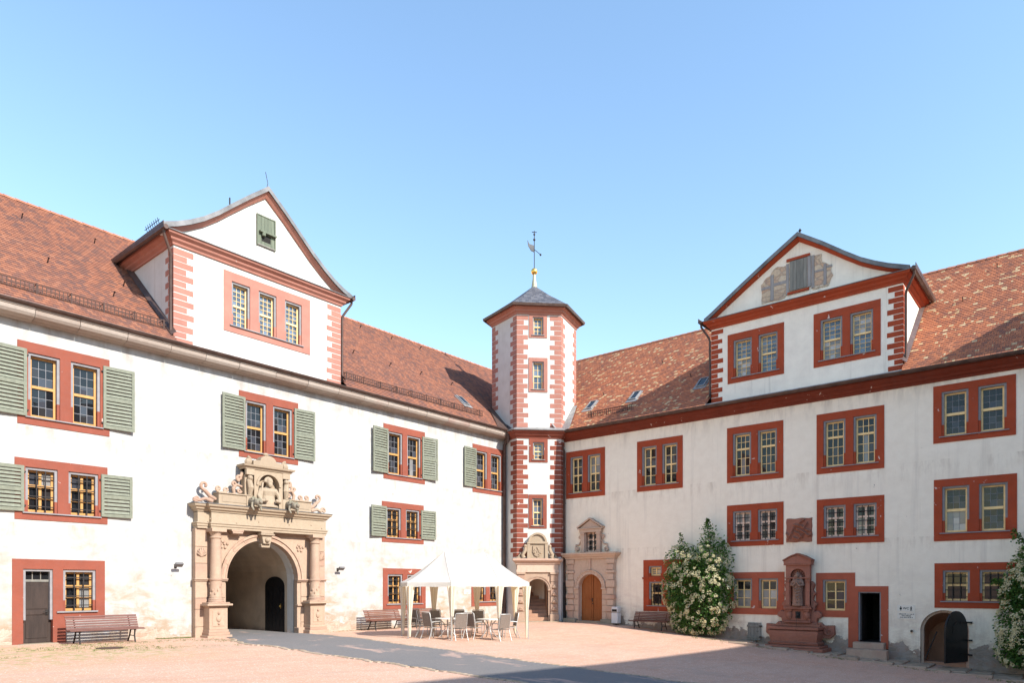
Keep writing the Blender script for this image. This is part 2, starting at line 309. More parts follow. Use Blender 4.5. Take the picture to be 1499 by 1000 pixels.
class MB:
    def __init__(s, T=TI): s.v = []; s.f = []; s.mi = []; s.T = T; s.uv = {}
    def add(s, vs, fs, mi=0, uvs=None):
        b = len(s.v); s.v += [s.T(*p) for p in vs]
        for k, f in enumerate(fs):
            if uvs: s.uv[len(s.f)] = uvs[k]
            s.f.append([b + i for i in f]); s.mi.append(mi)
    def box(s, u0, u1, d0, d1, z0, z1, mi=0):
        s.add([(u0, d0, z0), (u1, d0, z0), (u1, d1, z0), (u0, d1, z0), (u0, d0, z1), (u1, d0, z1), (u1, d1, z1), (u0, d1, z1)],
              [(0, 3, 2, 1), (4, 5, 6, 7), (0, 1, 5, 4), (1, 2, 6, 5), (2, 3, 7, 6), (3, 0, 4, 7)], mi)
    def bar(s, a, b, w, h, mi=0, up=(0, 0, 1)):
        a = Vector(a); b = Vector(b); d = (b - a).normalized(); x = d.cross(Vector(up))
        if x.length < 1e-4: x = d.cross(Vector((1, 0, 0)))
        x.normalize(); y = x.cross(d)
        vs = [tuple(p + x * i * w / 2 + y * j * h / 2) for p in (a, b) for i, j in ((-1, -1), (1, -1), (1, 1), (-1, 1))]
        s.add(vs, [(0, 1, 2, 3), (7, 6, 5, 4), (0, 4, 5, 1), (1, 5, 6, 2), (2, 6, 7, 3), (3, 7, 4, 0)], mi)
    def prism(s, poly, d0, d1, mi=0):            # poly in (u, z), extruded along d
        n = len(poly)
        s.add([(u, d0, z) for u, z in poly] + [(u, d1, z) for u, z in poly],
              [tuple(range(n)), tuple(range(2 * n - 1, n - 1, -1))] + [(i, (i + 1) % n, n + (i + 1) % n, n + i) for i in range(n)], mi)
    def vprism(s, poly, z0, z1, mi=0):           # poly in (u, d), extruded along z
        n = len(poly)
        s.add([(u, d, z0) for u, d in poly] + [(u, d, z1) for u, d in poly],
              [tuple(range(n)), tuple(range(2 * n - 1, n - 1, -1))] + [(i, (i + 1) % n, n + (i + 1) % n, n + i) for i in range(n)], mi)
    def lathe(s, prof, cu, cd, n=16, mi=0, sx=1, sy=1, fold=0, nf=9):
        vs = []; fs = []
        for k, (r, z) in enumerate(prof):
            for i in range(n):
                a = 2 * pi * i / n; rr = r * (1 + fold * math.sin(a * nf + k * .35))
                vs.append((cu + rr * math.cos(a) * sx, cd + rr * math.sin(a) * sy, z))
        m = len(prof)
        for k in range(m - 1):
            for i in range(n): fs.append((k * n + i, k * n + (i + 1) % n, (k + 1) * n + (i + 1) % n, (k + 1) * n + i))
        fs.append(tuple(range(n - 1, -1, -1))); fs.append(tuple((m - 1) * n + i for i in range(n)))
        s.add(vs, fs, mi)
    def ball(s, c, r, n=12, mi=0, sc=(1, 1, 1)):
        vs = []; fs = []; m = n // 2 + 2
        for k in range(m + 1):
            t = -pi / 2 + pi * k / m
            for i in range(n):
                a = 2 * pi * i / n
                vs.append((c[0] + r * sc[0] * max(.02, math.cos(t)) * math.cos(a), c[1] + r * sc[1] * max(.02, math.cos(t)) * math.sin(a), c[2] + r * sc[2] * math.sin(t)))
        for k in range(m):
            for i in range(n): fs.append((k * n + i, k * n + (i + 1) % n, (k + 1) * n + (i + 1) % n, (k + 1) * n + i))
        fs.append(tuple(range(n - 1, -1, -1))); fs.append(tuple(m * n + i for i in range(n)))
        s.add(vs, fs, mi)
    def tube(s, pts, r, n=8, mi=0):
        P = [Vector(p) for p in pts]; vs = []; fs = []; ref = None
        for k, p in enumerate(P):
            d = (P[min(k + 1, len(P) - 1)] - P[max(k - 1, 0)]).normalized()
            if ref is None: ref = d.orthogonal().normalized()
            x = (ref - d * ref.dot(d)).normalized(); y = d.cross(x); ref = x
            rr = r[k] if isinstance(r, (list, tuple)) else r
            for i in range(n):
                a = 2 * pi * i / n + pi / n; vs.append(tuple(p + (x * math.cos(a) + y * math.sin(a)) * rr))
        for k in range(len(P) - 1):
            for i in range(n): fs.append((k * n + i, k * n + (i + 1) % n, (k + 1) * n + (i + 1) % n, (k + 1) * n + i))
        fs.append(tuple(range(n - 1, -1, -1))); fs.append(tuple((len(P) - 1) * n + i for i in range(n)))
        s.add(vs, fs, mi)
    def sweep(s, path, prof, closed=False, mi=0):  # path in (u, d); profile (out, z) ring; out is left of the path
        n = len(path); m = len(prof); vs = []; fs = []
        for i in range(n):
            ds = []
            if closed or i > 0: a = path[i - 1]; b = path[i]; ds.append(Vector((b[0] - a[0], b[1] - a[1])).normalized())
            if closed or i < n - 1: a = path[i]; b = path[(i + 1) % n]; ds.append(Vector((b[0] - a[0], b[1] - a[1])).normalized())
            ns = [Vector((-d.y, d.x)) for d in ds]; mt = sum(ns, Vector((0, 0))).normalized(); k = 1 / max(.3, mt.dot(ns[0]))
            for o, z in prof: vs.append((path[i][0] + mt.x * o * k, path[i][1] + mt.y * o * k, z))
        for i in range(n if closed else n - 1):
            j = (i + 1) % n
            for q in range(m): fs.append((i * m + q, j * m + q, j * m + (q + 1) % m, i * m + (q + 1) % m))
        if not closed: fs.append(tuple(range(m))); fs.append(tuple((n - 1) * m + q for q in range(m - 1, -1, -1)))
        s.add(vs, fs, mi)
    def holed(s, u0, u1, z0, z1, holes, d=0., mi=0, back=None):   # wall face with rectangular holes (hu0,hu1,hz0,hz1)
        us = sorted({u0, u1} | {h[i] for h in holes for i in (0, 1) if u0 < h[i] < u1})
        zs = sorted({z0, z1} | {h[i] for h in holes for i in (2, 3) if z0 < h[i] < z1})
        for i in range(len(us) - 1):
            for j in range(len(zs) - 1):
                cu = (us[i] + us[i + 1]) / 2; cz = (zs[j] + zs[j + 1]) / 2
                if any(h[0] < cu < h[1] and h[2] < cz < h[3] for h in holes): continue
                s.add([(us[i], d, zs[j]), (us[i + 1], d, zs[j]), (us[i + 1], d, zs[j + 1]), (us[i], d, zs[j + 1])], [(0, 1, 2, 3)], mi)
        if back is not None:
            for (a, b, c, e) in [(u0, u1, z0, z1)] + list(holes):
                s.add([(a, d, c), (b, d, c), (b, d, e), (a, d, e), (a, back, c), (b, back, c), (b, back, e), (a, back, e)],
                      [(0, 1, 5, 4), (1, 2, 6, 5), (2, 3, 7, 6), (3, 0, 4, 7)], mi)
    def build(s, name, mats, parent=None, smooth=None, bevel=0, remesh=0, recalc=True):
        me = bpy.data.meshes.new(name); me.from_pydata(s.v, [], s.f)
        if not isinstance(mats, (list, tuple)): mats = [mats]
        for m in mats: me.materials.append(MAT[m] if isinstance(m, str) else m)
        for p, i in zip(me.polygons, s.mi): p.material_index = i
        if s.uv:
            L = me.uv_layers.new(name='uv')
            for fi, uvs in s.uv.items():
                for li, q in zip(me.polygons[fi].loop_indices, uvs): L.data[li].uv = q
        if recalc:
            bm = bmesh.new(); bm.from_mesh(me); bmesh.ops.recalc_face_normals(bm, faces=bm.faces); bm.to_mesh(me); bm.free()
        if smooth:
            for p in me.polygons: p.use_smooth = True
            me.set_sharp_from_angle(angle=R(smooth))
        o = bpy.data.objects.new(name, me); COL.objects.link(o)
        if parent is not None:
            o.parent = parent
            if parent.type == 'EMPTY' and parent.get('worldparts'): o.matrix_parent_inverse = Matrix.Translation(parent.location).inverted()
        if remesh:
            r = o.modifiers.new('r', 'REMESH'); r.mode = 'VOXEL'; r.voxel_size = remesh; r.use_smooth_shade = True
            sm = o.modifiers.new('s', 'SMOOTH'); sm.factor = .5; sm.iterations = 2
        elif bevel:
            b = o.modifiers.new('b', 'BEVEL'); b.width = bevel; b.segments = 1; b.limit_method = 'ANGLE'; b.angle_limit = R(40)
        return o

def tag(o, label, cat, group=None, kind=None):
    if label: o['label'] = label
    if cat: o['category'] = cat
    if group: o['group'] = group
    if kind: o['kind'] = kind
    return o
def thing(name, label, cat, loc=(0, 0, 0), rz=0, group=None, world=False):
    o = bpy.data.objects.new(name, None); COL.objects.link(o); o.location = loc; o.rotation_euler = (0, 0, rz); o.empty_display_size = .3
    if world: o['worldparts'] = 1
    return tag(o, label, cat, group)
def copy_tree(o, parent=None):
    c = o.copy(); COL.objects.link(c)
    if parent: c.parent = parent
    for ch in [x for x in bpy.data.objects if x.parent == o]: copy_tree(ch, c)
    return c
def arc(uc, zs, r, n=16, a0=0., a1=pi): return [(uc + r * math.cos(a0 + (a1 - a0) * i / n), zs + r * math.sin(a0 + (a1 - a0) * i / n)) for i in range(n + 1)]
def arch_block(mb, uo0, uo1, z0, z1, uc, r, zs, d0, d1, mi=0, n=16):   # rectangular slab with a round arched opening
    mb.prism([(uo0, z0), (uo0, z1), (uo1, z1), (uo1, z0), (uc + r, z0)] + arc(uc, zs, r, n) + [(uc - r, z0)], d0, d1, mi)
def arch_ring(mb, uc, zs, r0, r1, d0, d1, mi=0, n=13, gap=.0025):
    for i in range(n):
        a = pi * i / n + gap; b = pi * (i + 1) / n - gap; m_ = (a + b) / 2
        mb.prism([(uc + r * math.cos(t), zs + r * math.sin(t)) for r, t in ((r0, a), (r1, a), (r1, m_), (r1, b), (r0, b), (r0, m_))], d0, d1, mi)
def spiral(cu, cz, r, turns, a0, sgn=1, n=16, rmin=.02):
    return [(cu + (r + (rmin - r) * i / n) * math.cos(a0 + sgn * 2 * pi * turns * i / n), cz + (r + (rmin - r) * i / n) * math.sin(a0 + sgn * 2 * pi * turns * i / n)) for i in range(n + 1)]

def gz(x, y):                                    # lie of the court: level along the left wing, falling along the right wing
    g0 = .03 - .18 * min(1, max(0, (x + 25) / 12)); w = min(1, max(0, (x + 26) / 22))
    return g0 - .076 * max(0, min(24, -5.5 - y)) * w
# ---------------------------------------------------------------- ground, path, kerb
def axis(lo, hi, step): return [lo + step * i for i in range(int(round((hi - lo) / step)) + 1)]
def build_ground():
    m = MB(); xs = [-900, -300, -120, -70] + axis(-50, 6, 1.) + [30, 120, 400, 900]; ys = [-900, -300, -120, -70] + axis(-50, 6, 1.) + [30, 120, 400, 900]
    n = len(ys)
    rr = random.Random(3)
    m.add([(x, y, gz(min(max(x, -50), 6), y) + (rr.uniform(-.008, .008) if -49 < x < -1 and -49 < y < -2 else 0)) for x in xs for y in ys], [(i * n + j, (i + 1) * n + j, (i + 1) * n + j + 1, i * n + j + 1) for i in range(len(xs) - 1) for j in range(n - 1)])
    o = m.build('ground', 'ground', smooth=80); o['kind'] = 'structure'
build_ground()
def strip(name, mat, left, right, lift, ny=70):
    """left/right: x as functions of y along the path"""
    m = MB(); y0, y1 = 9.0, -27.; vs = []; fs = []; K = 8
    for i in range(ny + 1):
        y = y0 + (y1 - y0) * i / ny; a = left(y); b = right(y)
        for k in range(K + 1):
            x = a + (b - a) * k / K; vs.append((x, y, gz(x, y) + lift))
    for i in range(ny):
        for k in range(K): fs.append((i * (K + 1) + k, i * (K + 1) + k + 1, (i + 1) * (K + 1) + k + 1, (i + 1) * (K + 1) + k))
    m.add(vs, fs); o = m.build(name, mat, smooth=80); o['kind'] = 'structure'; return o
rp = random.Random(5); WL = [rp.uniform(-1, 1) for _ in range(200)]
def wob(y, k, amp):
    t = (y + 40) * 2.1 + k; i = int(t) % 190; f = t - int(t); return amp * (WL[i] * (1 - f) + WL[i + 1] * f)
def pl_(y):
    return -18.0 if y > 0 else -18.0 - 1.4 * min(1, -y / 4.) + wob(y, 0, .12)
def pr_(y):
    return -15.15 if y > 0 else (-14.9 - .7 * min(1, max(0, -y - 1) / 5.) + wob(y, 50, .15))
strip('asphalt_path', 'asphalt', pl_, pr_, .016, 90)
def edging():                                    # thin line of setts along the path edge
    for nm, fn, off in (('path_edging', pl_, -.09), ('path_edging', pr_, .09)):
        m = MB(); y = -1.6
        while y > -20:
            y2 = y - .2; x = fn((y + y2) / 2) + off + random.uniform(-.02, .02)
            z = gz(x, y); m.box(x - .07, x + .07, y2 + .012, y, z - .05, z + .022)
            y = y2
        o = m.build(nm, 'kerb', bevel=.01); o['kind'] = 'structure'
edging()
def kerb():
    m = MB(TR); u = 12.6
    while u < 26:
        l = random.uniform(.7, 1.3); d = 1.75 + .02 * math.sin(u) + (0.25 if u > 16.2 else 0)
        z = gz(-d, -u - l / 2)
        m.box(u, u + l - .02, d - .32, d, z - .1, z + .06 + random.uniform(-.01, .015)); u += l
    o = m.build('pavement_kerb', 'kerb', bevel=.015); o['kind'] = 'structure'
    m = MB(TR); u = 12.4
    while u < 26:
        l = random.uniform(.6, 1.2)
        d = .02
        while d < 1.4 + (.25 if u > 16.2 else 0):
            w = random.uniform(.35, .55); z = gz(-d, -u - l / 2)
            m.box(u, u + l - .02, d, min(d + w - .02, 1.42 + (.25 if u > 16.2 else 0)), z - .1, z + .035 + random.uniform(-.012, .012)); d += w
        u += l
    o = m.build('wall_pavement', 'kerb', bevel=.012); o['kind'] = 'structure'
kerb()

# ---------------------------------------------------------------- windows
KIND = {  # segments: (fraction of the height, columns, rows), bar width, bar material slot (1 = lead, 0 = frame), centre mullion, mid rail width
    'A': dict(seg=[(.5, 3, 3), (.5, 3, 3)], bw=.013, bm=1, cm=0, rail=.085, frame='ochre'),
    'Ac': dict(seg=[(.5, 3, 3), (.5, 3, 3)], bw=.012, bm=1, cm=0, rail=.10, frame='cream'),
    'B': dict(seg=[(.64, 2, 2), (.36, 2, 1)], bw=.03, bm=0, cm=.075, rail=.075, frame='ochre', grille=(2, 4)),
    'Bp': dict(seg=[(.64, 2, 2), (.36, 2, 1)], bw=.03, bm=0, cm=.08, rail=.08, frame='pale', grille=(2, 3)),
    'Br': dict(seg=[(.55, 1, 1), (.45, 1, 1)], bw=.02, bm=0, cm=0, rail=.08, frame='cream', grille=(2, 4)),
    'C': dict(seg=[(.66, 3, 3), (.34, 3, 2)], bw=.022, bm=0, cm=0, rail=.085, frame='cream'),
    'D': dict(seg=[(.5, 2, 2), (.5, 2, 2)], bw=.028, bm=0, cm=.06, rail=.07, frame='cream'),
    'E': dict(seg=[(1., 2, 3)], bw=.028, bm=0, cm=.05, rail=0, frame='cream'),
    'F': dict(seg=[(.5, 2, 2), (.5, 2, 2)], bw=.02, bm=0, cm=0, rail=.06, frame='cream'),
    'G': dict(seg=[(.5, 3, 4), (.5, 3, 4)], bw=.015, bm=0, cm=0, rail=.075, frame='cream'),
}
CR = [.012]
def light(par, T, a, b, c, e, kind, liner=True, glass='glass', paint='red', curtain=0., sdep=-.15):
    """one light inside the stone opening a..b, c..e"""
    K = KIND[kind]; lw = min(.075, (b - a) * .1)
    if liner:
        m = MB(T); zc = c + (e - c) * .26
        m.box(a, a + lw, -.27, -.022, zc, e); m.box(b - lw, b, -.27, -.022, zc, e); m.box(a + lw, b - lw, -.27, -.022, e - lw, e)
        m.build('jamb_lining', 'grey', par)
        m = MB(T); m.box(a, a + lw, -.27, -.018, c, zc); m.build('jamb_foot', paint, par); m = MB(T); m.box(b - lw, b, -.27, -.018, c, zc); m.build('jamb_foot', paint, par)
        a += lw; b -= lw; e -= lw
    fw = .045 if kind in 'FG' else .062; m = MB(T); d0, d1 = sdep - .05, sdep
    if kind in 'FG': glass = 'glassblue'
    m.box(a, a + fw, d0, d1, c, e); m.box(b - fw, b, d0, d1, c, e); m.box(a + fw, b - fw, d0, d1, c, c + fw * 1.3); m.box(a + fw, b - fw, d0, d1, e - fw, e)
    A = a + fw; B = b - fw; z = c + fw * 1.3; H = e - fw - z; g = MB(T); gc = MB(T)
    for si, (fr, nc, nr) in enumerate(K['seg']):
        z1 = z + H * fr; top = z1 - (K['rail'] / 2 if si < len(K['seg']) - 1 else 0); bot = z + (K['rail'] / 2 if si else 0)
        if si: m.box(A, B, d0, d1 + .012, bot - K['rail'], bot)
        if K['cm']:
            m.box((A + B) / 2 - K['cm'] / 2, (A + B) / 2 + K['cm'] / 2, d0, d1 + .004, bot, top)
        bw = K['bw']; bd = d1 - .012 if K['bm'] == 0 else d1 - .03
        for k in range(1, nc):
            if K['cm'] and nc == 2: continue
            x = A + (B - A) * k / nc; m.box(x - bw / 2, x + bw / 2, d0 + .005, bd, bot, top, K['bm'])
        for k in range(1, nr):
            y = bot + (top - bot) * k / nr; m.box(A, B, d0 + .006, bd - .002, y - bw / 2, y + bw / 2, K['bm'])
        cur = random.random() < CR[0] * 1.5
        for i in range(nc):
            pc = random.random() < CR[0]
            for j in range(nr):
                t = [random.uniform(-.004, .004) for _ in range(3)]; q = d0 + .012
                x0 = A + (B - A) * i / nc; x1 = A + (B - A) * (i + 1) / nc; y0 = bot + (top - bot) * j / nr; y1 = bot + (top - bot) * (j + 1) / nr
                frac = (y1 - c) / (e - c)
                tgt = gc if frac <= curtain + .01 or cur or (pc and random.random() < .7) else g
                tgt.add([(x0, q + t[0], y0), (x1, q + t[1], y0), (x1, q + t[1] + t[2], y1), (x0, q + t[0] + t[2], y1)], [(0, 1, 2, 3)])
        z = z1
    m.build('sash', [K['frame'], 'leadbar'], par)
    if g.v: g.build('pane', glass, par)
    if gc.v: gc.build('curtained_pane', 'curtain', par)
    if 'grille' in K:
        nv, nh = K['grille']; m = MB(T); r = .014
        for k in range(1, nv + 1): x = a + (b - a) * k / (nv + 1); m.box(x - r, x + r, -.07, -.07 + 2 * r, c + .01, e - .01)
        for k in range(1, nh + 1): y = c + (e - c) * (k - .4) / (nh + .2); m.box(a - .03, b + .03, -.075, -.068, y - r, y + r); m.box(a - .03, b + .03, -.042, -.035, y - r, y + r)
        m.build('iron_grille', 'iron', par)

def shutter_leaf(par, T, a, b, c, e, hinge, ang):
    """louvred leaf; hinge 'a' or 'b' side stays near the wall, the other side stands off"""
    def F(u, d, z):
        h = a if hinge == 'a' else b; s = 1 if hinge == 'a' else -1
        du = (u - h) * s; return T(h + s * (du * math.cos(ang) - (d) * math.sin(ang)), .035 + du * math.sin(ang) + d * math.cos(ang), z)
    m = MB(F); w = .085; D = .045
    m.box(a, a + w, 0, D, c, e); m.box(b - w, b, 0, D, c, e)
    mid = c + (e - c) * .48
    for z0, z1 in ((c, c + .1), (mid - .06, mid + .06), (e - .1, e)): m.box(a + w, b - w, 0.001, D - .001, z0, z1)
    for z0, z1 in ((c + .1, mid - .06), (mid + .06, e - .1)):
        n = max(3, int((z1 - z0) / .105))
        for k in range(n):
            z = z0 + (z1 - z0) * (k + .5) / n; h = (z1 - z0) / n * .70
            m.add([(a + w, .004, z + h / 2), (b - w, .004, z + h / 2), (b - w, .040, z - h / 2), (a + w, .040, z - h / 2),
                   (a + w, -.006, z + h / 2), (b - w, -.006, z + h / 2), (b - w, .030, z - h / 2), (a + w, .030, z - h / 2)],
                  [(0, 1, 2, 3), (7, 6, 5, 4), (0, 4, 5, 1), (1, 5, 6, 2), (2, 6, 7, 3), (3, 7, 4, 0)])
    m.build('shutter', 'green', par)
    m = MB(T); hu = a if hinge == 'a' else b
    for z in (c + .18, e - .18): m.box(hu - .05, hu + .05, .02, .07, z - .02, z + .02)
    m.build('hinge', 'iron', par)

def window(root, T, u0, u1, z0, z1, kind, lights=2, paint='red', shut='', ml=.275, mm=.30, mt=.31, mb_=.26, glass='glass', liner=True, sill=True, opens=None, proud=.022, curtain=0., sillw=.08, cracked=None):
    w = u1 - u0
    if opens is None:
        lw = (w - 2 * ml - mm * (lights - 1)) / lights
        opens = [(u0 + ml + i * (lw + mm), u0 + ml + i * (lw + mm) + lw, z0 + mb_, z1 - mt) for i in range(lights)]
    m = MB(T); m.holed(u0, u1, z0, z1, opens, proud, 0, -.28)
    m.box(u0 + .03, u1 - .03, -.40, -.30, z0 + .03, z1 - .03)          # masonry behind the sashes
    win = m.build('window', paint, root)
    for h in opens: light(win, T, *h, kind, liner, glass, paint, curtain)
    if sill:
        m = MB(T); a = opens[0][0] - sillw; b = opens[-1][1] + sillw; z = opens[0][2]
        m.add([(a, -.13, z + .012), (b, -.13, z + .012), (b, .075, z - .015), (a, .075, z - .015), (a, -.13, z - .02), (b, -.13, z - .02), (b, .075, z - .05), (a, .075, z - .05)],
              [(0, 1, 2, 3), (7, 6, 5, 4), (0, 4, 5, 1), (1, 5, 6, 2), (2, 6, 7, 3), (3, 7, 4, 0)])
        m.build('sill', 'grey', win)
    sw = .90
    if 'L' in shut: shutter_leaf(win, T, u0 + .23 - sw - .04, u0 + .23, z0 + .24, z1 - .24, 'b', R(random.uniform(2, 6)))
    if 'R' in shut: shutter_leaf(win, T, u1 - .20, u1 - .20 + sw + .04, z0 + .24, z1 - .24, 'a', R(random.uniform(2, 6)))
    return win

# ---------------------------------------------------------------- roofs
TH = math.atan(.881); CT, ST = math.cos(TH), math.sin(TH); SLOPE = 7.15 / CT; EZ = 10.15; RZ = EZ + 7.15 * .881
def tile_slope(name, parent, mat, o, ux, sv, lim, L, course=.165, cuts=()):
    m = MB(); o = Vector(o); ux = Vector(ux); sv = Vector(sv); n = ux.cross(sv); n = n if n.z > 0 else -n
    k = 0
    while k * course < L:
        s0 = k * course; s1 = min(s0 + course + .02, L); a0, b0 = lim(s0); a1, b1 = lim(s1)
        segs = [(a0, b0, a1, b1)]
        for c0, c1, sm in cuts:
            if s0 < sm: segs = [q for p0, p1, p2, p3 in segs for q in ([(p0, c0, p2, c0), (c1, p1, c1, p3)] if p0 < c0 and p1 > c1 else [(p0, p1, p2, p3)])]
        vv = (k + .5) * course
        for a0, b0, a1, b1 in segs:
            V = [o + ux * a0 + sv * s0 + n * .032, o + ux * b0 + sv * s0 + n * .032, o + ux * b1 + sv * s1 + n * .008, o + ux * a1 + sv * s1 + n * .008, o + ux * a0 + sv * s0, o + ux * b0 + sv * s0]
            m.add([tuple(p) for p in V], [(0, 1, 2, 3), (4, 5, 1, 0)], 0, [[(a0, vv), (b0, vv), (b1, vv), (a1, vv)], [(a0, vv), (b0, vv), (b0, vv), (a0, vv)]])
        k += 1
    return m.build(name, mat, parent, recalc=False)
def ridge_caps(parent, T, u0, u1, d, z, r=.13, step=.38):
    m = MB(T); u = u0
    while u < u1:
        e = min(u + step + .03, u1); n = 7; vs = []
        for uu, rr in ((u, r), (e, r * .86)):
            for i in range(n + 1):
                a = pi * i / n; vs.append((uu, d + rr * math.cos(a), z + rr * math.sin(a) - .05 + random.uniform(-.003, .003)))
        m.add(vs, [(i, i + 1, n + 2 + i, n + 1 + i) for i in range(n)] + [tuple(range(n, -1, -1))]); u += step
    return m.build('ridge_tiling', 'ridge', parent, smooth=50)
def snow_guard(parent, T, u0, u1, s=.95):
    d = .55 - s * CT; z = EZ + s * ST; m = MB(T)
    for h in (.04, .16, .29): m.box(u0, u1, d + .016, d + .038, z + h, z + h + .022)
    u = u0
    while u < u1: m.box(u, u + .019, d + .018, d + .036, z + .03, z + .30); u += .115
    u = u0 + .2
    while u < u1:
        m.bar((u, d + .03, z - .02), (u, d + .05, z + .33), .035, .03); m.bar((u, d + .05, z + .3), (u, d - .3, z + .30), .02, .02); u += .95
    return m.build('snow_guard', 'wire', parent)
def gutter(parent, T, u0, u1, d=.575, z=10.20, r=.075, mat='gutter'):
    m = MB(T); n = 9; vs = []
    for uu in (u0, u1):
        for rr in (r, r - .012):
            for i in range(n + 1):
                a = pi + pi * i / n; vs.append((uu, d + rr * math.cos(a), z + rr * math.sin(a)))
    k = n + 1
    fs = [(i, i + 1, 2 * k + i + 1, 2 * k + i) for i in range(n)] + [(k + i, 3 * k + i, 3 * k + i + 1, k + i + 1) for i in range(n)] + [(0, 2 * k, 3 * k, k), (n, k + n, 3 * k + n, 2 * k + n)]
    m.add(vs, fs); m.box(u0, u1, d + r - .014, d + r + .014, z - .006, z + .02)
    return m.build('gutter', mat, parent, smooth=40)
def hooks(parent, T, spots):                     # roof hooks
    m = MB(T)
    for u, s in spots:
        d = .55 - s * CT; z = EZ + s * ST; m.bar((u, d, z), (u, d + .10, z + .16), .03, .03); m.bar((u, d + .10, z + .16), (u, d + .18, z + .12), .03, .03)
    return m.build('roof_hook_row', 'iron', parent)
def skylight(parent, T, u, s, w=.46, h=.85):
    def F(a, q, k): ss = s + q; return T(u + a, .55 - ss * CT + k * ST, EZ + ss * ST + k * CT)
    m = MB(F); t = .06
    m.box(0, w, 0, t, -.05, .1); m.box(0, w, h - t, h, -.05, .1); m.box(0, t, t, h - t, -.05, .1); m.box(w - t, w, t, h - t, -.05, .1)
    m.box(-.1, w + .1, -.22, -.005, -.02, .045); m.box(-.08, -.005, 0, h, -.02, .05); m.box(w + .005, w + .08, 0, h, -.02, .05)
    o = m.build('skylight', 'lead', parent)
    m = MB(F); m.box(t, w - t, t, h - t, 0, .075); m.build('pane', 'glass', o)
def pipe(parent, T, pts, r=.055, mat='gutter', clips=True):
    m = MB(T); m.tube(pts, r, 10)
    if clips:
        a, b = pts[-2], pts[-1]; n = int(abs(a[2] - b[2]) / 1.6)
        for i in range(1, n + 1):
            z = a[2] + (b[2] - a[2]) * (i - .5) / n; m.lathe([(r + .016, z - .025), (r + .016, z + .025)], b[0], b[1], 10); m.box(b[0] - .02, b[0] + .02, min(0, b[1] - .15), b[1], z - .015, z + .015)
    return m.build('downpipe', mat, parent, smooth=50)

def quoin_strip(parent, T, u, z0, z1, paint, inward, long=.60, short=.37, h=.26, side=None, flip=0, d=.008):
    """alternating painted stones; inward +1/-1 is the direction across the face from the corner at u"""
    m = MB(T); k = flip; z = z0
    while z + h * .5 < z1:
        L = long if k % 2 == 0 else short; t = min(z + h - .028, z1)
        L += random.uniform(-.025, .025); a, b = sorted((u, u + inward * L)); m.box(a, b, -.02, d, z + random.uniform(-.006, .006), t + random.uniform(-.006, .006))
        if side is not None:
            L2 = short * .9 if k % 2 == 0 else long * .9
            a, b = sorted((u - inward * .0, u - inward * d)); m.box(a, b, -L2, 0, z, t)
        z += h; k += 1
    return m.build('quoin_strip', paint, parent)

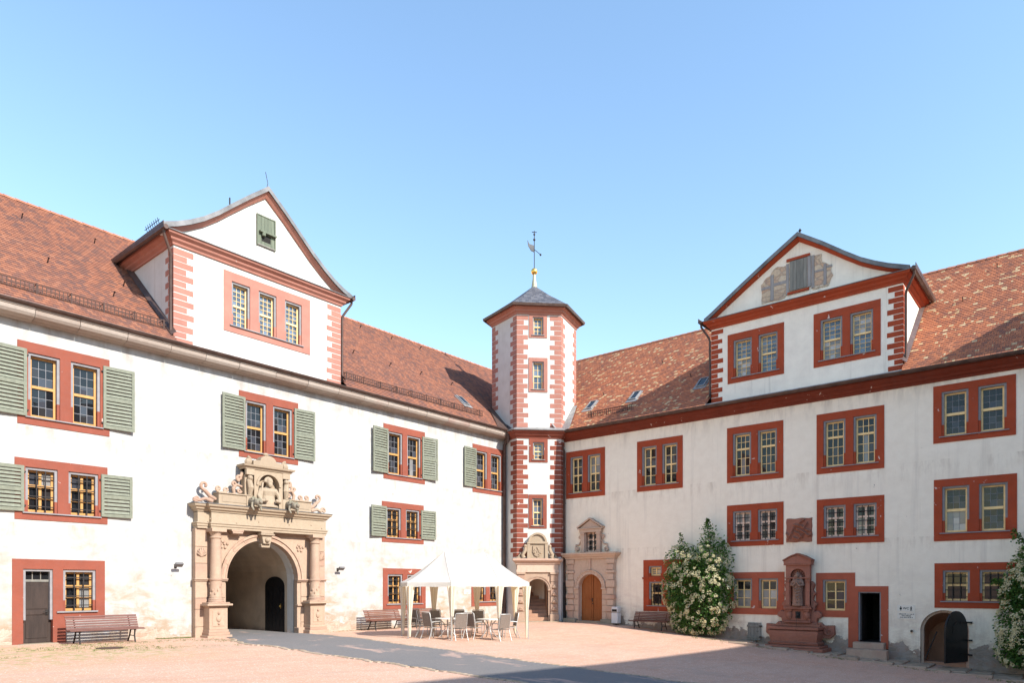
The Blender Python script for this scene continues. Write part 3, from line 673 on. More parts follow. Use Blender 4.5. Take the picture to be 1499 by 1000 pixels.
def dormer(root, T, u0, u1, paint, prof, wins, wkind, lights, attic, zb=10.2, zt=13.8, verge='zinc', dep=9.4, pipe_side='L', tilemat='tileL', wopens=None, ql=(.46, .70), pmat='pl'):
    uc = (u0 + u1) / 2
    m = MB(T); m.holed(u0, u1, zb, zt, [(w[0], w[1], w[2], w[3]) for w in wins], 0)
    for u in (u0, u1): m.add([(u, 0, zb - .3), (u, -5.2, zb - .3), (u, -5.2, zt), (u, 0, zt)], [(0, 1, 2, 3)])
    gp = [(uc + a * .98, zt + .28 + (z - prof[0][1]) * .975) for a, z in prof]       # gable field
    m.prism(gp, -.03, -.25)
    m.build('dormer_wall', pmat, root)
    for i, w in enumerate(wins): window(root, T, w[0], w[1], w[2], w[3], wkind, lights, paint, opens=wopens(w) if wopens else None)
    quoin_strip(root, T, u0, zb + .16, zt, paint, 1, ql[1], ql[0], .225, side=1); quoin_strip(root, T, u1, zb + .16, zt, paint, -1, ql[1], ql[0], .225, side=1)
    # cornice on three sides
    pr = [(0, zt), (.05, zt), (.07, zt + .07), (.15, zt + .14), (.17, zt + .20), (.28, zt + .28), (.31, zt + .38), (0, zt + .38)]
    m = MB(T); m.sweep([(u0, -4.9), (u0, 0), (u1, 0), (u1, -4.9)], pr); m.build('dormer_cornice', paint, root)
    m = MB(T); m.add([(u0 - .33, .34, zt + .385), (u1 + .33, .34, zt + .385), (u1 + .33, -.03, zt + .46), (u0 - .33, -.03, zt + .46)], [(0, 1, 2, 3)]); m.box(u0 - .33, u1 + .33, .30, .345, zt + .36, zt + .384); m.build('cornice_flashing', verge, root)
    # curved roof
    P = [(uc + a, z) for a, z in prof]; n = len(P); th = .13
    up = [(a + (0.0 if abs(a - uc) > .01 else 0), z + th) for a, z in P]
    m = MB(T)
    for i in range(n - 1):
        (a, z), (b, y) = P[i], P[i + 1]; (a2, z2), (b2, y2) = up[i], up[i + 1]
        nst = 5
        m.add([(a2, .20, z2), (b2, .20, y2), (b2, -dep, y2), (a2, -dep, z2)], [(0, 1, 2, 3)], 0, [[(0, i * .8), (0, i * .8 + .8), (dep, i * .8 + .8), (dep, i * .8)]])
        m.add([(a, .25, z - .045), (b, .25, y - .045), (b2, .25, y2 + .015), (a2, .25, z2 + .015), (b2, .06, y2 + .03), (a2, .06, z2 + .03)], [(0, 1, 2, 3), (3, 2, 4, 5)], 1)
        m.add([(a, .25, z - .02), (b, .25, y - .02), (b, -dep, y - .02), (a, -dep, z - .02)], [(3, 2, 1, 0)], 1)
    m.add([(u, -dep, z) for u, z in P], [tuple(range(n))], 1)
    m.build('dormer_roof', [tilemat, verge], root, recalc=False, smooth=35)
    # painted verge moulding under the roof edge
    m = MB(T)
    lo = [(uc + a * .972, zt + .30 + (z - prof[0][1]) * .955) for a, z in prof]; hi = [(uc + a, z - .045) for a, z in prof]
    for i in range(n - 1):
        m.add([(lo[i][0], .03, lo[i][1]), (lo[i + 1][0], .03, lo[i + 1][1]), (hi[i + 1][0], .19, hi[i + 1][1]), (hi[i][0], .19, hi[i][1]),
               (lo[i][0], -.03, lo[i][1]), (lo[i + 1][0], -.03, lo[i + 1][1])], [(0, 1, 2, 3), (4, 5, 1, 0)])
    m.build('verge_moulding', paint, root, recalc=False)
    # side gutters and downpipe
    for sg, u in ((-1, u0), (1, u1)):
        m = MB(T); g0 = u + sg * .42; m.box(g0 - .08, g0 + .08, -4.6, .36, zt + .38, zt + .42); m.box(g0 + sg * .065, g0 + sg * .085, -4.6, .36, zt + .42, zt + .54)
        m.tube([(g0, -4.6, zt + .40), (g0, .38, zt + .36)], .085, 8)
        m.build('dormer_gutter', 'gutter', root, smooth=40)
        pipe(root, T, [(u + sg * .42, .22, zt + .36), (u + sg * .42, .20, zt + .18), (u + sg * .12, .03, zt - .35), (u + sg * .09, -.02, zt - .5), (u + sg * .09, -.02, zb + .35)], .05, clips=False)
    # flashing down the cheeks
    for sg, u in ((-1, u0), (1, u1)):
        m = MB(T)
        for k in range(9):
            s0 = .55 + k * .62; s1 = s0 + .63; m.add([(u + sg * .16, .55 - s * CT + .06 * ST, EZ + s * ST + .06 * CT) for s in (s0, s1)] + [(u + sg * .012, .55 - s * CT + .20 * ST, EZ + s * ST + .20 * CT) for s in (s1, s0)], [(0, 1, 2, 3)])
        m.build('cheek_flashing', 'gutter', root, recalc=False)
    attic(root, T)

# ================================================================ LEFT WING (sunlit, with the great portal)
WLd = thing('castle_wing', 'sunlit white castle wing with green shutters and the great arched sandstone portal', 'building', (-20, 0, 0), world=True)
UP = [(-24.49, 'LR'), (-17.43, 'LR'), (-10.45, 'LR'), (-4.53, 'L')]
holes = [(u, u + 2.55, 6.70, 9.21) for u, _ in UP] + [(-24.56, -22.0, 3.81, 5.67), (-10.54, -7.98, 3.80, 5.66), (-24.62, -22.08, .74, 2.61), (-24.62, -23.2, -.6, .74),
         (-10.48, -7.85, .72, 2.60), (-4.62, -2.08, .72, 2.60), (-18.06, -15.06, -1, 3.58)]
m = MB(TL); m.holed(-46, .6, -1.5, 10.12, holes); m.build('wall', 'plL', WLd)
for u, s in UP: window(WLd, TL, u, u + 2.55, 6.70, 9.21, 'A', shut=s)
window(WLd, TL, -24.56, -22.0, 3.81, 5.67, 'B', shut='LR', mt=.26, mb_=.24)
window(WLd, TL, -10.54, -7.98, 3.80, 5.66, 'B', shut='LR', mt=.26, mb_=.24)
window(WLd, TL, -10.48, -7.85, .72, 2.60, 'B', mt=.27, mb_=.25)
window(WLd, TL, -4.62, -2.08, .72, 2.60, 'B', mt=.27, mb_=.25)
# door and window in one red frame
m = MB(TL)
for b in ((-24.62, -22.08, 2.31, 2.61), (-24.62, -24.34, -.3, 2.31), (-23.56, -23.28, -.3, 2.31), (-22.35, -22.08, .74, 2.31), (-23.28, -22.35, .74, 1.0), (-23.28, -23.2, -.3, .74)): m.box(b[0], b[1], -.3, .022, b[2], b[3])
m.box(-23.3, -22.3, -.42, -.31, .9, 2.4)
fr = m.build('door_and_window_frame', 'red', WLd)
light(fr, TL, -23.28, -22.35, 1.0, 2.31, 'B')
m = MB(TL); m.box(-23.46, -22.3, -.13, .08, .955, 1.0); m.build('sill', 'grey', fr)
m = MB(TL); m.box(-24.34, -24.27, -.25, -.02, .75, 2.31); m.box(-23.63, -23.56, -.25, -.02, .75, 2.31); m.box(-24.27, -23.63, -.25, -.02, 2.24, 2.31); m.build('jamb_lining', 'grey', fr)
dr = MB(TL); dr.box(-24.33, -23.57, -.20, -.15, .04, 1.92)
for z0, z1 in ((.18, .86), (1.08, 1.8)): dr.box(-24.24, -23.66, -.15, -.135, z0, z1)
dr.box(-24.33, -23.57, -.15, -.13, .90, 1.04)
door = dr.build('door', 'doordark', WLd, bevel=.01)
m = MB(TL); m.box(-23.72, -23.64, -.13, -.115, .9, 1.06); m.tube([(-23.68, -.12, .99), (-23.68, -.06, .99), (-23.80, -.06, .99)], .012, 6); m.build('door_handle', 'iron', door)
m = MB(TL); m.box(-24.27, -23.63, -.19, -.13, 1.92, 1.99); 
for x in (-24.06, -23.84): m.box(x - .012, x + .012, -.18, -.15, 1.99, 2.24)
m.build('transom', 'greywood', fr); m = MB(TL); m.box(-24.27, -23.63, -.2, -.185, 1.99, 2.24); m.build('pane', 'glass', fr)
m = MB(TL); m.box(-24.5, -23.45, -.25, .28, -.2, .035); m.build('threshold', 'sandpale', WLd, bevel=.03)
# stone cavetto cornice in lengths
m = MB(TL); u = -46
while u < -1.2:
    l = random.uniform(1.15, 1.55); e = min(u + l, -1.2)
    pr = [(0, 9.79), (.18, 9.79), (.20, 9.82), (.34, 9.83), (.43, 9.87), (.49, 9.95), (.505, 10.03), (.50, 10.06), (.53, 10.07), (.53, 10.14), (0, 10.16)]
    n = len(pr); j = random.uniform(-.006, .006)
    m.add([(x, o + j, z) for x in (u, e - .014) for o, z in pr], [tuple(range(n)), tuple(range(2 * n - 1, n - 1, -1))] + [(i, (i + 1) % n, n + (i + 1) % n, n + i) for i in range(n)]); u = e
m.build('eaves_cornice', 'corn', WLd)
tile_slope('roof', WLd, 'tileL', (0, -.55, EZ), (1, 0, 0), (0, CT, ST), lambda s: (-46, -.55 + s * CT), SLOPE, cuts=[(-19.9, -12.75, .85)])
m = MB(); m.add([(-46, 6.6, RZ), (6.6, 6.6, RZ), (13.8, 13.8, EZ), (-46, 13.8, EZ)], [(0, 1, 2, 3)]); m.add([(-46, -.5, EZ), (-46, 6.6, RZ - .05), (-46, 13.8, EZ), (-46, 13.2, -1), (-46, 0, -1)], [(0, 1, 2, 3, 4)]); m.add([(-46, 13.3, -1.5), (13.3, 13.3, -1.5), (13.3, 13.3, 10.4), (-46, 13.3, 10.4)], [(0, 1, 2, 3)])
m.build('rear_wall', 'ridge', WLd, recalc=False)
ridge_caps(WLd, TL, -46, 6.6, -6.6, RZ)
gutter(WLd, TL, -46, -2.1)
snow_guard(WLd, TL, -46, -20.05); snow_guard(WLd, TL, -12.6, -3.6)
hooks(WLd, TL, [(-25.4 + 2.4 * i, s) for i in range(3) for s in (3.9, 7.6)] + [(-12.3 + 2.2 * i, 4.2 + (i % 2) * .15) for i in range(5)] + [(-11.6 + 2.2 * i, 8.6) for i in range(5)] + [(-21.3, 2.6)])
skylight(WLd, TL, -4.25, 1.95)
pipe(WLd, TL, [(-2.25, .5, 10.05), (-2.2, .35, 9.75), (-2.13, .14, 9.45), (-2.13, .13, -.2)], .085)
m = MB(TL); m.lathe([(.16, 10.12), (.15, 9.9), (.07, 9.6)], -2.25, .48, 10); m.build('rain_hopper', 'gutter', WLd, smooth=40)
# dormer
BELL = [(-3.98, 14.22), (-3.5, 14.42), (-3.05, 14.66), (-2.55, 14.98), (-2.0, 15.42), (-1.5, 15.88), (-.75, 16.55), (0, 17.18), (.75, 16.55), (1.5, 15.86), (2.0, 15.40), (2.55, 14.96), (3.05, 14.62), (3.5, 14.38), (3.98, 14.2)]
def attic_left(root, T):
    m = MB(T); m.box(-16.68, -15.93, -.02, .04, 15.02, 15.06); m.build('attic_sill', 'greywood', root)
    m = MB(T)
    for i in range(5): m.box(-16.66 + i * .143, -16.66 + (i + 1) * .143 - .008, -.02, .03, 15.06, 16.16)
    m.box(-16.70, -16.66, -.02, .05, 15.0, 16.2); m.box(-15.945, -15.905, -.02, .05, 15.0, 16.2); m.box(-16.66, -15.945, -.02, .05, 16.16, 16.2)
    o = m.build('attic_hatch', 'greenwood', root)
    m = MB(T); m.box(-16.62, -15.92, .03, .16, 15.50, 15.56); m.lathe([(.07, 15.38), (.08, 15.5)], -16.45, .1, 10); m.build('hatch_ledge', 'greenwood', o)
    m = MB(T); m.box(-16.50, -16.12, .02, .034, 15.2, 15.47); m.build('hatch_opening', 'dark', o)
def three(w): return [(-17.72, -16.98, 11.60, 13.24), (-16.62, -15.86, 11.60, 13.24), (-15.48, -14.72, 11.60, 13.24)]
dormer(WLd, TL, -19.86, -12.79, 'faded', BELL, [(-18.03, -14.32, 11.32, 13.57)], 'G', 3, attic_left, wopens=three)
m = MB(TL); uc = -16.33
m.tube([(uc, .1, 17.3), (uc + .05, .1, 17.5), (uc - .05, .1, 17.9)], .012, 6); m.bar((uc - 1.35, -.2, 16.2), (uc - 1.35, -.2, 16.45), .04, .04); m.bar((uc + 3.3, -.2, 14.6), (uc + 3.3, -.2, 14.85), .04, .04); m.build('lightning_rod', 'iron', WLd)
m = MB(TL)
for k in range(7): d = -.5 - k * .16; m.tube([(-20.05, d, 14.35), (-20.2, d, 14.78)], .012, 5)
m.tube([(-20.17, -.4, 14.70), (-20.17, -1.6, 14.70)], .012, 5); m.build('snow_guard', 'iron', WLd)

# ---- great portal
def great_portal():
    uc = -16.5; ua = -16.56; T = TL
    m = MB(T); arch_block(m, uc - 2.70, uc + 2.70, -.4, 3.86, ua, 1.5, 2.05, -.04, .22, n=24)
    P = m.build('portal', 'sand', WLd)
    zc = [-.3, .32, .95, 1.35, 1.95, 2.6, 3.2, 3.86]
    for sg in (-1, 1):
        m = MB(T)
        for i in range(len(zc) - 1):
            for a, b, dd in ((2.28, 2.72, .27), (1.60, 2.24, .25)):
                x0, x1 = sorted((uc + sg * a, uc + sg * b))
                if a < 2 and zc[i] >= 1.95: continue
                m.box(x0, x1, .15, dd + random.uniform(0, .012), zc[i] + .004, zc[i + 1] - .004)
        m.build('portal_ashlar', 'sand', P, bevel=.012)
    m = MB(T)
    for sg in (-1, 1):
        x0, x1 = sorted((ua + sg * 1.46, uc + sg * 2.76)); z = 1.96
        m = MB(T); m.box(x0, x1, .1, .31, z, z + .05); m.box(x0, x1, .1, .35, z + .05, z + .11); m.build('impost', 'sand', P, bevel=.012)
        m = MB(T); x0, x1 = sorted((ua + sg * 1.48, uc + sg * 2.0)); m.box(x0, x1, .1, .30, .98, 1.05); m.build('pilaster_band', 'sand', P, bevel=.012)
        m = MB(T)
        x0, x1 = sorted((ua + sg * 1.47, uc + sg * 2.0)); m.box(x0, x1, .05, .38, -.3, .12); m.build('pilaster_base', 'sand', P, bevel=.012)
    m = MB(T); arch_ring(m, ua, 2.05, 1.50, 1.72, .16, .28, n=9, gap=.001); m.build('archivolt', 'sand', P, bevel=.008)
    m = MB(T); arch_ring(m, ua, 2.05, 1.65, 1.74, .28, .325, n=36, gap=0); arch_ring(m, ua, 2.05, 1.49, 1.54, .2, .30, n=36, gap=0); m.build('arch_moulding', 'sand', P)
    # keystone bracket
    m = MB(T); m.prism([(ua - .15, 3.40), (ua + .15, 3.40), (ua + .21, 3.72), (ua - .21, 3.72)], .25, .52); m.box(ua - .29, ua + .29, .25, .60, 3.72, 3.79); m.box(ua - .26, ua + .26, .25, .56, 3.79, 3.86)
    m.ball((ua, .53, 3.55), .10, 10); m.prism([(ua - .17, 3.26), (ua + .17, 3.26), (ua + .2, 3.40), (ua - .2, 3.40)], .2, .42)
    m.build('keystone', 'sandpale', P, bevel=.015)
    for sg in (-1.25,):
        m = MB(T); m.box(uc + sg - .17, uc + sg + .17, .2, .50, 3.70, 3.85); m.box(uc + sg - .24, uc + sg + .24, .2, .54, 3.80, 3.858); m.tube([(uc + sg - .2, .50, 3.76), (uc + sg + .2, .50, 3.76)], .05, 8); m.build('bracket', 'sand', P, bevel=.01)
    # pedestals and columns
    for sg in (-1, 1):
        c = uc + sg * 2.08
        m = MB(T)
        m.box(c - .34, c + .34, .15, .70, .22, 1.02); m.box(c - .46, c + .46, .15, .82, -.4, .02); m.box(c - .40, c + .40, .15, .77, .02, .12); m.box(c - .37, c + .37, .15, .73, .12, .22)
        m.box(c - .38, c + .38, .15, .74, 1.02, 1.08); m.box(c - .47, c + .47, .15, .84, 1.08, 1.15); m.box(c - .40, c + .40, .15, .76, 1.15, 1.20)
        m.box(c - .22, c + .22, .70, .715, .34, .92); m.ball((c, .72, .62), .10, 10, sc=(1, .5, 1.2)); m.ball((c, .72, .81), .05, 8); m.ball((c, .72, .44), .05, 8)
        m.build('pedestal', 'sand', P, bevel=.018)
        m = MB(T); d = .50
        pr = [(.27, 1.20), (.27, 1.25), (.25, 1.27), (.26, 1.31), (.215, 1.35), (.22, 1.41), (.20, 1.44), (.205, 1.98), (.23, 2.0), (.23, 2.05), (.20, 2.07), (.192, 2.6), (.168, 3.50), (.20, 3.52), (.20, 3.56), (.175, 3.58), (.18, 3.64), (.24, 3.74)]
        m.lathe(pr, c, d, 24); m.box(c - .27, c + .27, d - .27, d + .27, 3.74, 3.86)
        for i in range(14):
            a = i * .45 - .6; z = 1.52 + (i % 4) * .12; m.ball((c + .20 * math.sin(a), d + .20 * math.cos(a), z), .035, 6, sc=(1, 1, 1.6))
        m.build('column', 'sand', P, smooth=35)
        # carved shell and lozenge on the back pilaster
        m = MB(T); cc = uc + sg * 2.50
        for i in range(7): a = R(-75 + 25 * i); m.tube([(cc, .28, 2.85), (cc + .15 * math.sin(a), .33, 2.9 + .2 * math.cos(a)), (cc + .17 * math.sin(a), .30, 2.93 + .24 * math.cos(a))], [.02, .035, .015], 6)
        m.build('carved_shell', 'sand', P, smooth=50)
        for sc_, zz in ((.055, 3.35),):
            m = MB(T); x = ua + sg * 1.60
            for i in range(7): a = i * 1.05; m.ball((x + .14 * math.cos(a) * (i / 7 + .3), .24, zz + .16 * math.sin(a) * (i / 7 + .3)), sc_, 7, sc=(1, .6, 1))
            m.build('spandrel_carving', 'sand', P, smooth=60)
    # entablature
    m = MB(T); a0, a1 = uc - 2.62, uc + 2.60
    path = [(a0, .02), (a0, .36), (a0 + .15, .36), (a0 + .15, .80), (a1 - .15, .80), (a1 - .15, .36), (a1, .36), (a1, .02)]
    path = [(a0, .02), (a0, .30), (a0 + .42, .30), (a0 + .42, .46), (a1 - .05, .46), (a1 - .05, .02)]
    m.sweep(path, [(-.25, 3.86), (.06, 3.86), (.06, 3.94), (.09, 3.95), (.09, 4.02), (.12, 4.04), (.12, 4.07), (.05, 4.09), (.05, 4.44), (-.25, 4.44)])
    m.box(a0, a1, 0, .28, 3.865, 4.43)
    for x, z in ((-2.3, 4.2), (-1.3, 4.12), (.9, 4.2), (1.9, 4.25), (2.4, 4.15), (-.4, 4.22)): m.ball((uc + x, .515, z), .028, 6)
    m.build('entablature', 'sandpale', P, bevel=.006)
    m = MB(T); m.sweep(path, [(-.25, 4.46), (.06, 4.46), (.08, 4.51), (.14, 4.55), (.15, 4.60), (.22, 4.65), (.24, 4.73), (-.25, 4.76)]); m.build('portal_cornice', 'sandpale', P)
    m = MB(T); m.sweep(path, [(-.28, 4.775), (.265, 4.735), (.265, 4.75), (-.28, 4.79)]); m.box(a0, a1, .0, .3, 4.74, 4.79); m.build('lead_cover', 'lead', P)
    # blocks flanking the crowning tablet
    for s0, s1 in ((-1.95, -.72), (.78, 1.95)):
        m = MB(T); m.box(uc + s0, uc + s1, .06, .46, 4.78, 5.16); m.box(uc + s0 - .02, uc + s1 + .02, .06, .50, 5.16, 5.21); m.box(uc + s0 + .12, uc + s1 - .12, .46, .475, 4.87, 5.08); m.build('attic_block', 'sandpale', P, bevel=.01)
    # crowning tablet
    m = MB(T); t0 = uc + .03
    arch_block(m, t0 - .60, t0 + .60, 4.80, 6.20, t0, .44, 5.62, .10, .48); m.box(t0 - .6, t0 + .6, .1, .26, 4.80, 6.19)
    arch_ring(m, t0, 5.62, .44, .52, .48, .52, n=9)
    for sg in (-1, 1):
        x0, x1 = sorted((t0 + sg * .60, t0 + sg * .92)); m.box(x0, x1, .08, .36, 4.8, 6.20); m.box(x0, x1, .08, .50, 4.8, 5.18); m.box(x0, x1, .08, .50, 5.98, 6.2)
        m.tube([(t0 + sg * .76, .42, 5.2), (t0 + sg * .74, .48, 5.5), (t0 + sg * .78, .44, 5.75), (t0 + sg * .76, .42, 5.95)], [.07, .12, .10, .06], 8); m.ball((t0 + sg * .76, .48, 5.86), .1, 8)
    m.sweep([(t0 - .92, .05), (t0 - .92, .46), (t0 + .92, .46), (t0 + .92, .05)], [(-.3, 6.20), (.05, 6.20), (.07, 6.26), (.14, 6.29), (.16, 6.36), (-.3, 6.38)])
    top = [(t0 - .62, 6.38), (t0 - .62, 6.55), (t0 - .36, 6.58)] + [(t0 + .34 * math.cos(pi - pi * i / 10), 6.56 + .24 * math.sin(pi * i / 10)) for i in range(11)] + [(t0 + .36, 6.58), (t0 + .62, 6.55), (t0 + .62, 6.38)]
    m.prism(top, .12, .46)
    for sg in (-1, 1): m.ball((t0 + sg * .78, .35, 6.48), .13, 8, sc=(1, .8, 1.1)); m.tube([(x, .35, z) for x, z in spiral(t0 + sg * .80, 6.50, .17, 1.1, pi / 2, sg)], .05, 6)
    m.ball((t0 - .02, .3, 6.86), .09, 8, sc=(1.3, .8, .7))
    m.build('crowning_tablet', 'sandpale', P, bevel=.01)
    # half figure of a bearded man
    m = MB(T); b = (t0, .42)
    m.lathe([(.30, 4.86), (.34, 4.95), (.29, 5.1), (.27, 5.25), (.33, 5.42), (.30, 5.52), (.10, 5.58), (.09, 5.66)], b[0], b[1], 14, sy=.62)
    m.ball((t0, .50, 5.78), .135, 12, sc=(.9, 1, 1.2)); m.ball((t0, .60, 5.68), .085, 10, sc=(1.1, .8, 1.5)); m.ball((t0, .645, 5.78), .03, 6, sc=(.8, 1, 1.3))
    for sg in (-1, 1):
        m.ball((t0 + sg * .05, .605, 5.83), .028, 6); m.ball((t0 + sg * .125, .5, 5.79), .035, 6, sc=(.6, 1, 1.3)); m.ball((t0 + sg * .28, .44, 5.45), .12, 8)
        m.tube([(t0 + sg * .30, .44, 5.45), (t0 + sg * .43, .50, 5.22), (t0 + sg * .38, .62, 5.02), (t0 + sg * .22, .68, 5.04)], [.105, .085, .075, .06], 8); m.ball((t0 + sg * .22, .70, 5.05), .075, 8)
    for i in range(9): a = pi * i / 8; m.ball((t0 + .15 * math.cos(a), .46, 5.80 + .15 * math.sin(a)), .05, 6)
    m.tube([(t0 - .40, .62, 5.0), (t0 - .28, .5, 5.6), (t0 - .22, .42, 5.75)], [.05, .04, .05], 6)
    m.lathe([(.40, 4.80), (.42, 4.84), (.36, 4.9)], t0, .45, 12, sy=.6)
    m.build('half_figure', 'sandpale', P, remesh=.015)
    # gargoyles on the cornice
    for x in (uc - .70, uc + .86):
        m = MB(T); m.tube([(x, .3, 4.98), (x, .65, 4.98), (x, .90, 4.90)], [.13, .14, .12], 10); m.ball((x, 1.0, 4.90), .15, 10, sc=(1, 1.15, 1)); m.tube([(x, 1.05, 4.93), (x, 1.22, 4.90)], [.09, .06], 8); m.tube([(x, 1.02, 4.82), (x, 1.18, 4.74)], [.07, .045], 8)
        for sg in (-1, 1): m.ball((x + sg * .10, .96, 5.03), .05, 6); m.tube([(x + sg * .12, .8, 4.9), (x + sg * .17, .85, 4.74), (x + sg * .15, .95, 4.60)], [.06, .05, .035], 6)
        m.tube([(x - .1, .75, 5.05), (x, .6, 5.14), (x + .1, .75, 5.05)], .04, 6)
        m.build('gargoyle', 'zincstone', P, remesh=.016)
    # scrollwork
    for sg in (-1, 1):
        m = MB(T); D = .24
        def tb(pts, r): m.tube([(x, D, z) for x, z in pts], r, 8)
        a = uc + sg * 1.95
        tb([(a, 4.95), (a + sg * .22, 5.05), (a + sg * .42, 5.25)] + [(x, z) for x, z in spiral(a + sg * .42, 5.42, .17, .95, -pi / 2, sg)], [.075, .075, .07] + [.055] * 17)
        tb([(a + sg * .12, 4.86), (a + sg * .40, 4.95), (a + sg * .62, 4.86)] + spiral(a + sg * .72, 4.92, .12, 1.1, pi, -sg), [.075, .07, .06] + [.045] * 17)
        a2 = uc + sg * 1.55
        for cx_, cz_ in ((a2, 5.34), (a2 + sg * .30, 5.36)): tb(spiral(cx_, cz_, .11, 1.2, -pi / 2, sg), .042)
        tb([(a2, 5.22), (a2 + sg * .3, 5.22)], .05)
        a3 = uc + sg * .98
        tb([(a3 + sg * .26, 5.2), (a3 + sg * .30, 5.42), (a3 + sg * .18, 5.58), (a3 - sg * .05, 5.52)], [.06, .07, .06, .05]); tb(spiral(a3 + sg * .26, 5.62, .11, 1.1, 0, sg), .05); tb(spiral(a3 + sg * .06, 5.36, .09, 1.1, 0, sg), .045); tb(spiral(a3 + sg * .06, 5.84, .12, 1.2, -pi / 2, sg), .055)
        tb([(a3, 5.9), (a3 - sg * .06, 6.1)], .06)
        m.build('scrollwork', 'sand' , P, remesh=.014)
    # passage behind
    m = MB(T); pts = [(ua + 1.5, -.4)] + arc(ua, 2.05, 1.5, 20) + [(ua - 1.5, -.4)]; n = len(pts)
    W = 1.58; pts2 = [(ua + W, -.4)] + arc(ua, 2.15, W, 20) + [(ua - W, -.4)]
    m.add([(u, 0, z) for u, z in pts] + [(u, -.5, z) for u, z in pts], [(i, i + 1, n + i + 1, n + i) for i in range(n - 1)], 1)
    m.add([(u, -.5, z) for u, z in pts] + [(u, -.5, z) for u, z in pts2], [(i, i + 1, n + i + 1, n + i) for i in range(n - 1)], 0)
    m.add([(u, -.5, z) for u, z in pts2] + [(u, -9, z) for u, z in pts2], [(i, i + 1, n + i + 1, n + i) for i in range(n - 1)], 0)
    m.build('passage_vault', ['passage', 'pl'], WLd, recalc=False)
    m = MB(T); m.box(uc - 1.7, uc + 1.7, -9.1, -8.95, -.4, 3.9); m.build('rear_gate', 'doordark', WLd)
    def PE(u, d, z): return (ua + W - d, u, z)        # on the east wall of the passage, u runs inwards
    m = MB(PE); r = .74; c = 1.53; op = [(c - .72, -.3)] + [(c + .72 * math.cos(pi - pi * i / 12), 1.78 + .40 * math.sin(pi * i / 12)) for i in range(13)] + [(c + .72, -.3)]
    m.prism(op, -.02, .03)
    for i in range(5): m.box(c - .66 + i * .27, c - .66 + i * .27 + .25, .03, .045, -.1, 1.75)
    o = m.build('passage_door', 'black', WLd); m = MB(PE); m.ball((c - .5, .08, .95), .035, 8); m.box(c - .53, c - .47, .045, .055, .85, 1.05); m.build('door_handle', 'gold', o)
MAT['zincstone'] = m_stone('mossy_stone', [(.22, .19, .15), (.30, .26, .20), (.36, .31, .24), (.25, .22, .17)], dirt=(.10, .11, .05), dirtamt=.6)
great_portal()

# ================================================================ RIGHT WING (shaded)
WRd = thing('castle_wing', 'shaded white castle wing with dark red window frames and a lichen spotted roof', 'building', (0, -16, 0), world=True)
W9 = [(2.75, 5.23), (7.13, 9.62), (11.83, 14.38), (15.77, 18.36)]
holes = [(a, b, 6.53, 9.06) for a, b in W9] + [(20.06, 22.65, 7.27, 9.47), (11.83, 14.39, 3.60, 5.49), (15.78, 18.36, 3.56, 5.45), (20.08, 22.68, 3.51, 5.87), (7.49, 10.05, .53, 3.08), (11.87, 14.43, .51, 2.41),
         (15.75, 17.28, .48, 2.34), (17.28, 18.51, -.9, 1.78), (20.1, 22.7, .95, 2.66), (19.5, 21.3, -2, .95), (4.09, 4.78, 3.6, 4.66), (3.74, 5.2, -1, 2.42),
         (25.5, 28.0, 6.53, 9.06), (25.5, 28.0, 3.56, 5.45)]
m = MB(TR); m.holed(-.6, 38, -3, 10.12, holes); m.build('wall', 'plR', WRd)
CR[0] = .10
for (a, b), k in zip(W9, 'DDCC'): window(WRd, TR, a, b, 6.53, 9.06, k, paint='redR', mt=.30, mb_=.28)
window(WRd, TR, 20.06, 22.65, 7.27, 9.47, 'Ac', paint='redR', mt=.25, mb_=.25)
window(WRd, TR, 11.83, 14.39, 3.60, 5.49, 'Bp', paint='redR', mt=.28, mb_=.26)
window(WRd, TR, 15.78, 18.36, 3.56, 5.45, 'Bp', paint='redR', mt=.28, mb_=.30)
window(WRd, TR, 20.08, 22.68, 3.51, 5.87, 'Ac', paint='redR', mt=.28, mb_=.32)
window(WRd, TR, 25.5, 28.0, 6.53, 9.06, 'C', paint='redR'); window(WRd, TR, 25.5, 28.0, 3.56, 5.45, 'Bp', paint='redR', mt=.28, mb_=.28)
m = MB(TR); w1 = [(7.78, 8.5, 2.30, 2.78), (8.85, 9.57, 2.30, 2.78)]; w2 = [(7.80, 8.55, .82, 2.0), (8.82, 9.57, .82, 2.0)]
m.holed(7.49, 10.05, .53, 3.08, w1 + w2, .022, 0, -.28); m.box(7.46, 10.08, .0, .07, 2.12, 2.22); m.box(7.46, 10.08, .0, .10, 2.17, 2.22); m.box(7.5, 10.0, -.4, -.3, .6, 3.0)
win = m.build('window', 'redR', WRd)
for h in w1: light(win, TR, *h, 'E', paint='redR')
for h in w2: light(win, TR, *h, 'Br', paint='redR')
m = MB(TR); m.box(7.7, 9.65, -.13, .07, .78, .82); m.build('sill', 'grey', win)
MAT['orangered'] = m_paint('worn_red_paint', (.43, .105, .055), .69)
window(WRd, TR, 11.87, 14.43, .51, 2.41, 'E', paint='orangered', mt=.28, mb_=.28, sill=False, curtain=.72)
window(WRd, TR, 20.1, 22.7, .95, 2.66, 'Br', paint='redR', mt=.27, mb_=.27)
m = MB(TR)
for b in ((15.75, 17.28, 2.06, 2.34), (15.75, 16.02, .76, 2.06), (16.96, 17.28, .76, 2.06), (15.75, 17.28, .48, .76), (17.28, 17.40, .48, 1.55), (17.02, 17.40, -.75, .48), (17.28, 18.51, 1.55, 1.78), (18.24, 18.51, -.75, 1.55)): m.box(b[0], b[1], -.30, .022, b[2], b[3])
m.box(15.9, 17.2, -.42, -.31, .6, 2.2)
fr = m.build('door_and_window_frame', 'orangered', WRd)
light(fr, TR, 16.02, 16.96, .76, 2.06, 'E', paint='orangered')
